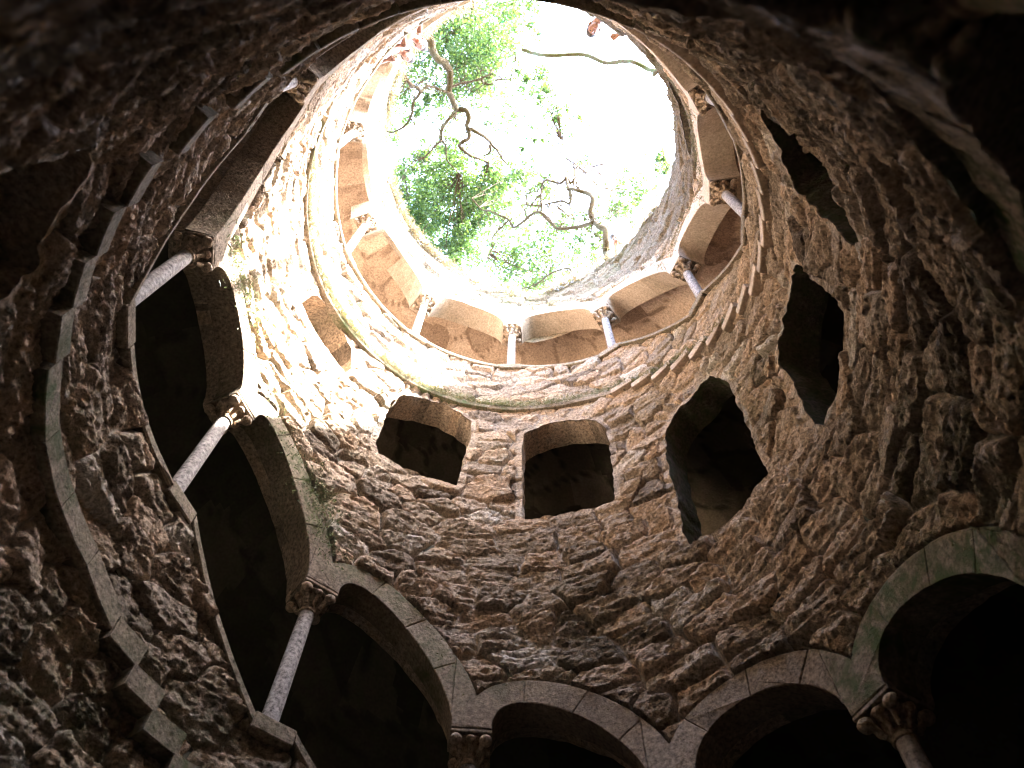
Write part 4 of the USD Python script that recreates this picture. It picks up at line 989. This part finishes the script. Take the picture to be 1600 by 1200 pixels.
# ------------------------------------------------------------------ visitors
import manifold3d as m3
def hull_chain(joints, seg=10):
    """joints: list of (point, radius); consecutive pairs hulled, all united."""
    parts = []
    for (a, ra), (b, rb) in zip(joints[:-1], joints[1:]):
        parts.append(m3.Manifold.batch_hull([m3.Manifold.sphere(ra, seg).translate(list(map(float, a))), m3.Manifold.sphere(rb, seg).translate(list(map(float, b)))]))
    return parts
def bake(parts, edge=0.03, it=6):
    m = m3.Manifold.batch_boolean(parts, m3.OpType.Add).refine_to_length(edge)
    e = m.to_mesh()
    t = trimesh.Trimesh(np.array(e.vert_properties[:, :3]), np.array(e.tri_verts))
    trimesh.smoothing.filter_taubin(t, iterations=it)
    return np.array(t.vertices), np.array(t.faces)
def visitor(label, feet, facing, lean, hands, shirt_mat, hair_len, extra=None, head_drop=0.0):
    """A standing person: feet at a point, facing an angle (degrees, 0 = +y), bent forward by lean (0..1); hands: (right, left) wrist points in local space."""
    o = thing('person', label, 'person', feet, facing, None)
    hip = np.array([0, -0.02, 0.93]); sp = np.array([0, 0.30 * lean, 1.17 - 0.08 * lean]); ch = np.array([0, 0.48 * lean + 0.02, 1.36 - 0.14 * lean])
    nk = np.array([0, 0.62 * lean + 0.03, 1.50 - 0.19 * lean]); hd = nk + np.array([0, 0.07 + 0.08 * lean, 0.13 - 0.05 * lean - head_drop])
    th_ = math.radians(62 * lean)                        # the head bows with the lean
    def hp(o):
        o = np.asarray(o, float)
        return hd + np.array([o[0], o[1] * math.cos(th_) + o[2] * math.sin(th_), -o[1] * math.sin(th_) + o[2] * math.cos(th_)])
    body = hull_chain([(hip, 0.135), (sp, 0.12), (ch, 0.135)]) + hull_chain([(ch + [0, 0, 0.08], 0.07), (nk, 0.055), (hp([0, -0.02, -0.03]), 0.065)])
    body += [m3.Manifold.batch_hull([m3.Manifold.sphere(0.085, 12).translate(list(hp([0, -0.02, 0.03]))), m3.Manifold.sphere(0.075, 12).translate(list(hp([0, 0.03, 0.03]))), m3.Manifold.sphere(0.048, 12).translate(list(hp([0, 0.045, -0.07])))])]
    body += hull_chain([(hp([0, 0.095, 0.02]), 0.012), (hp([0, 0.118, -0.015]), 0.014)], 8)             # nose
    for sx in (-1, 1):
        body += hull_chain([(hp([sx * 0.082, -0.01, 0.015]), 0.016), (hp([sx * 0.084, -0.012, -0.02]), 0.012)], 8)      # ears
    shirt = hull_chain([(hip + [0, 0, 0.02], 0.15), (sp, 0.137), (ch, 0.150)])
    trousers = []
    for sx, hand in ((1, hands[0]), (-1, hands[1])):
        sh = ch + [sx * 0.175, 0, 0.06]
        hand = np.array(hand, float)
        mid_ = (sh + hand) / 2; d = hand - sh; L = np.linalg.norm(d)
        bend = math.sqrt(max(0.0, 0.28 ** 2 - (L / 2) ** 2)) if L < 0.55 else 0.02
        el = mid_ + np.array([sx * 0.75, -0.25, -0.6]) / np.linalg.norm([0.75, 0.25, 0.6]) * bend
        body += hull_chain([(ch + [sx * 0.08, 0, 0.07], 0.075), (sh, 0.058), (el, 0.042), (hand, 0.029)])
        shirt += hull_chain([(ch + [sx * 0.08, 0, 0.06], 0.095), (sh, 0.072), (sh + (el - sh) * 0.55, 0.064)])
        fd = (hand - el) / np.linalg.norm(hand - el)
        sd = np.cross(fd, [0, 0, 1.0]); sd /= np.linalg.norm(sd)
        dn = np.cross(sd, fd)
        palm = hand + fd * 0.075
        body += hull_chain([(hand, 0.026), (palm - sd * 0.022, 0.019)]) + hull_chain([(hand, 0.026), (palm + sd * 0.022, 0.019)])
        for kf, (off, fl_) in enumerate(((-0.030, 0.065), (-0.010, 0.078), (0.010, 0.072), (0.030, 0.056))):
            k0 = palm + sd * off; k1 = k0 + fd * fl_ * 0.55 - abs(dn) * 0.006; k2 = k1 + fd * fl_ * 0.4 - np.array([0, 0, 0.022])
            body += hull_chain([(k0, 0.011), (k1, 0.0095), (k2, 0.008)], 8)
        th = hand + fd * 0.03 - sd * sx * 0.03
        body += hull_chain([(hand + fd * 0.015 - sd * sx * 0.015, 0.014), (th + fd * 0.02, 0.012), (th + fd * 0.055 - sd * sx * 0.012, 0.009)], 8)
        kn = np.array([sx * 0.10, 0.03, 0.50]); an = np.array([sx * 0.11, -0.04, 0.09])
        body += hull_chain([(hip + [sx * 0.09, 0, -0.03], 0.095), (kn, 0.062), (an, 0.042)])
        trousers += hull_chain([(hip + [sx * 0.09, 0, -0.03], 0.108), (kn, 0.078), (an + [0, 0, 0.02], 0.062)])
        v, f = bake(hull_chain([(an + [0, -0.03, -0.045], 0.042), (an + [0, 0.13, -0.055], 0.036)]), 0.04, 3)
        put(o, 'shoe', v, f, C_DARK, smooth=True)
    trousers += hull_chain([(hip + [0, 0, 0.03], 0.142), (hip + [0, 0, -0.04], 0.14)])
    v, f = bake(body, 0.022, 4); put(o, 'body', v, f, SKIN, smooth=True)
    v, f = bake(shirt, 0.04, 4); put(o, 'shirt', v, f, shirt_mat, smooth=True)
    v, f = bake(trousers, 0.04, 4); put(o, 'trousers', v, f, C_JEAN, smooth=True)
    hair = [m3.Manifold.batch_hull([m3.Manifold.sphere(0.098, 12).translate(list(hp([0, -0.035, 0.05]))), m3.Manifold.sphere(0.075, 12).translate(list(hp([0, 0.035, 0.075]))), m3.Manifold.sphere(0.07, 10).translate(list(hp([0, -0.055, -0.05 - hair_len])))])]
    v, f = bake(hair, 0.03, 3)
    v = v + 0.006 * np.stack([nz(v, 30, 1101), nz(v, 30, 1103), nz(v, 30, 1105)], -1)
    put(o, 'hair', v, f, HAIR, smooth=True)
    for sx in (-1, 1):
        v, f = ball(hp([sx * 0.033, 0.088, 0.018]), 0.011, 1); put(o, 'eye', v, f, PLASTIC, smooth=True)
    v, f = ball(np.zeros(3), 1.0, 1); put(o, 'mouth', v * [0.024, 0.008, 0.007] + hp([0, 0.093, -0.052]), f, C_PINK, smooth=True)
    return o, hd, ch
def stand_at(a_deg, r, z):
    return (r * math.sin(math.radians(a_deg)), r * math.cos(math.radians(a_deg)), z)
# facing the axis from phi: local +y must point to (-sin phi, -cos phi): rotate by 180 - phi
for lab, a, r, z, lean, hands, sm_, hl in PEOPLE:
    visitor(lab, stand_at(a, r, z), 180 - a, lean, hands, sm_, hl)
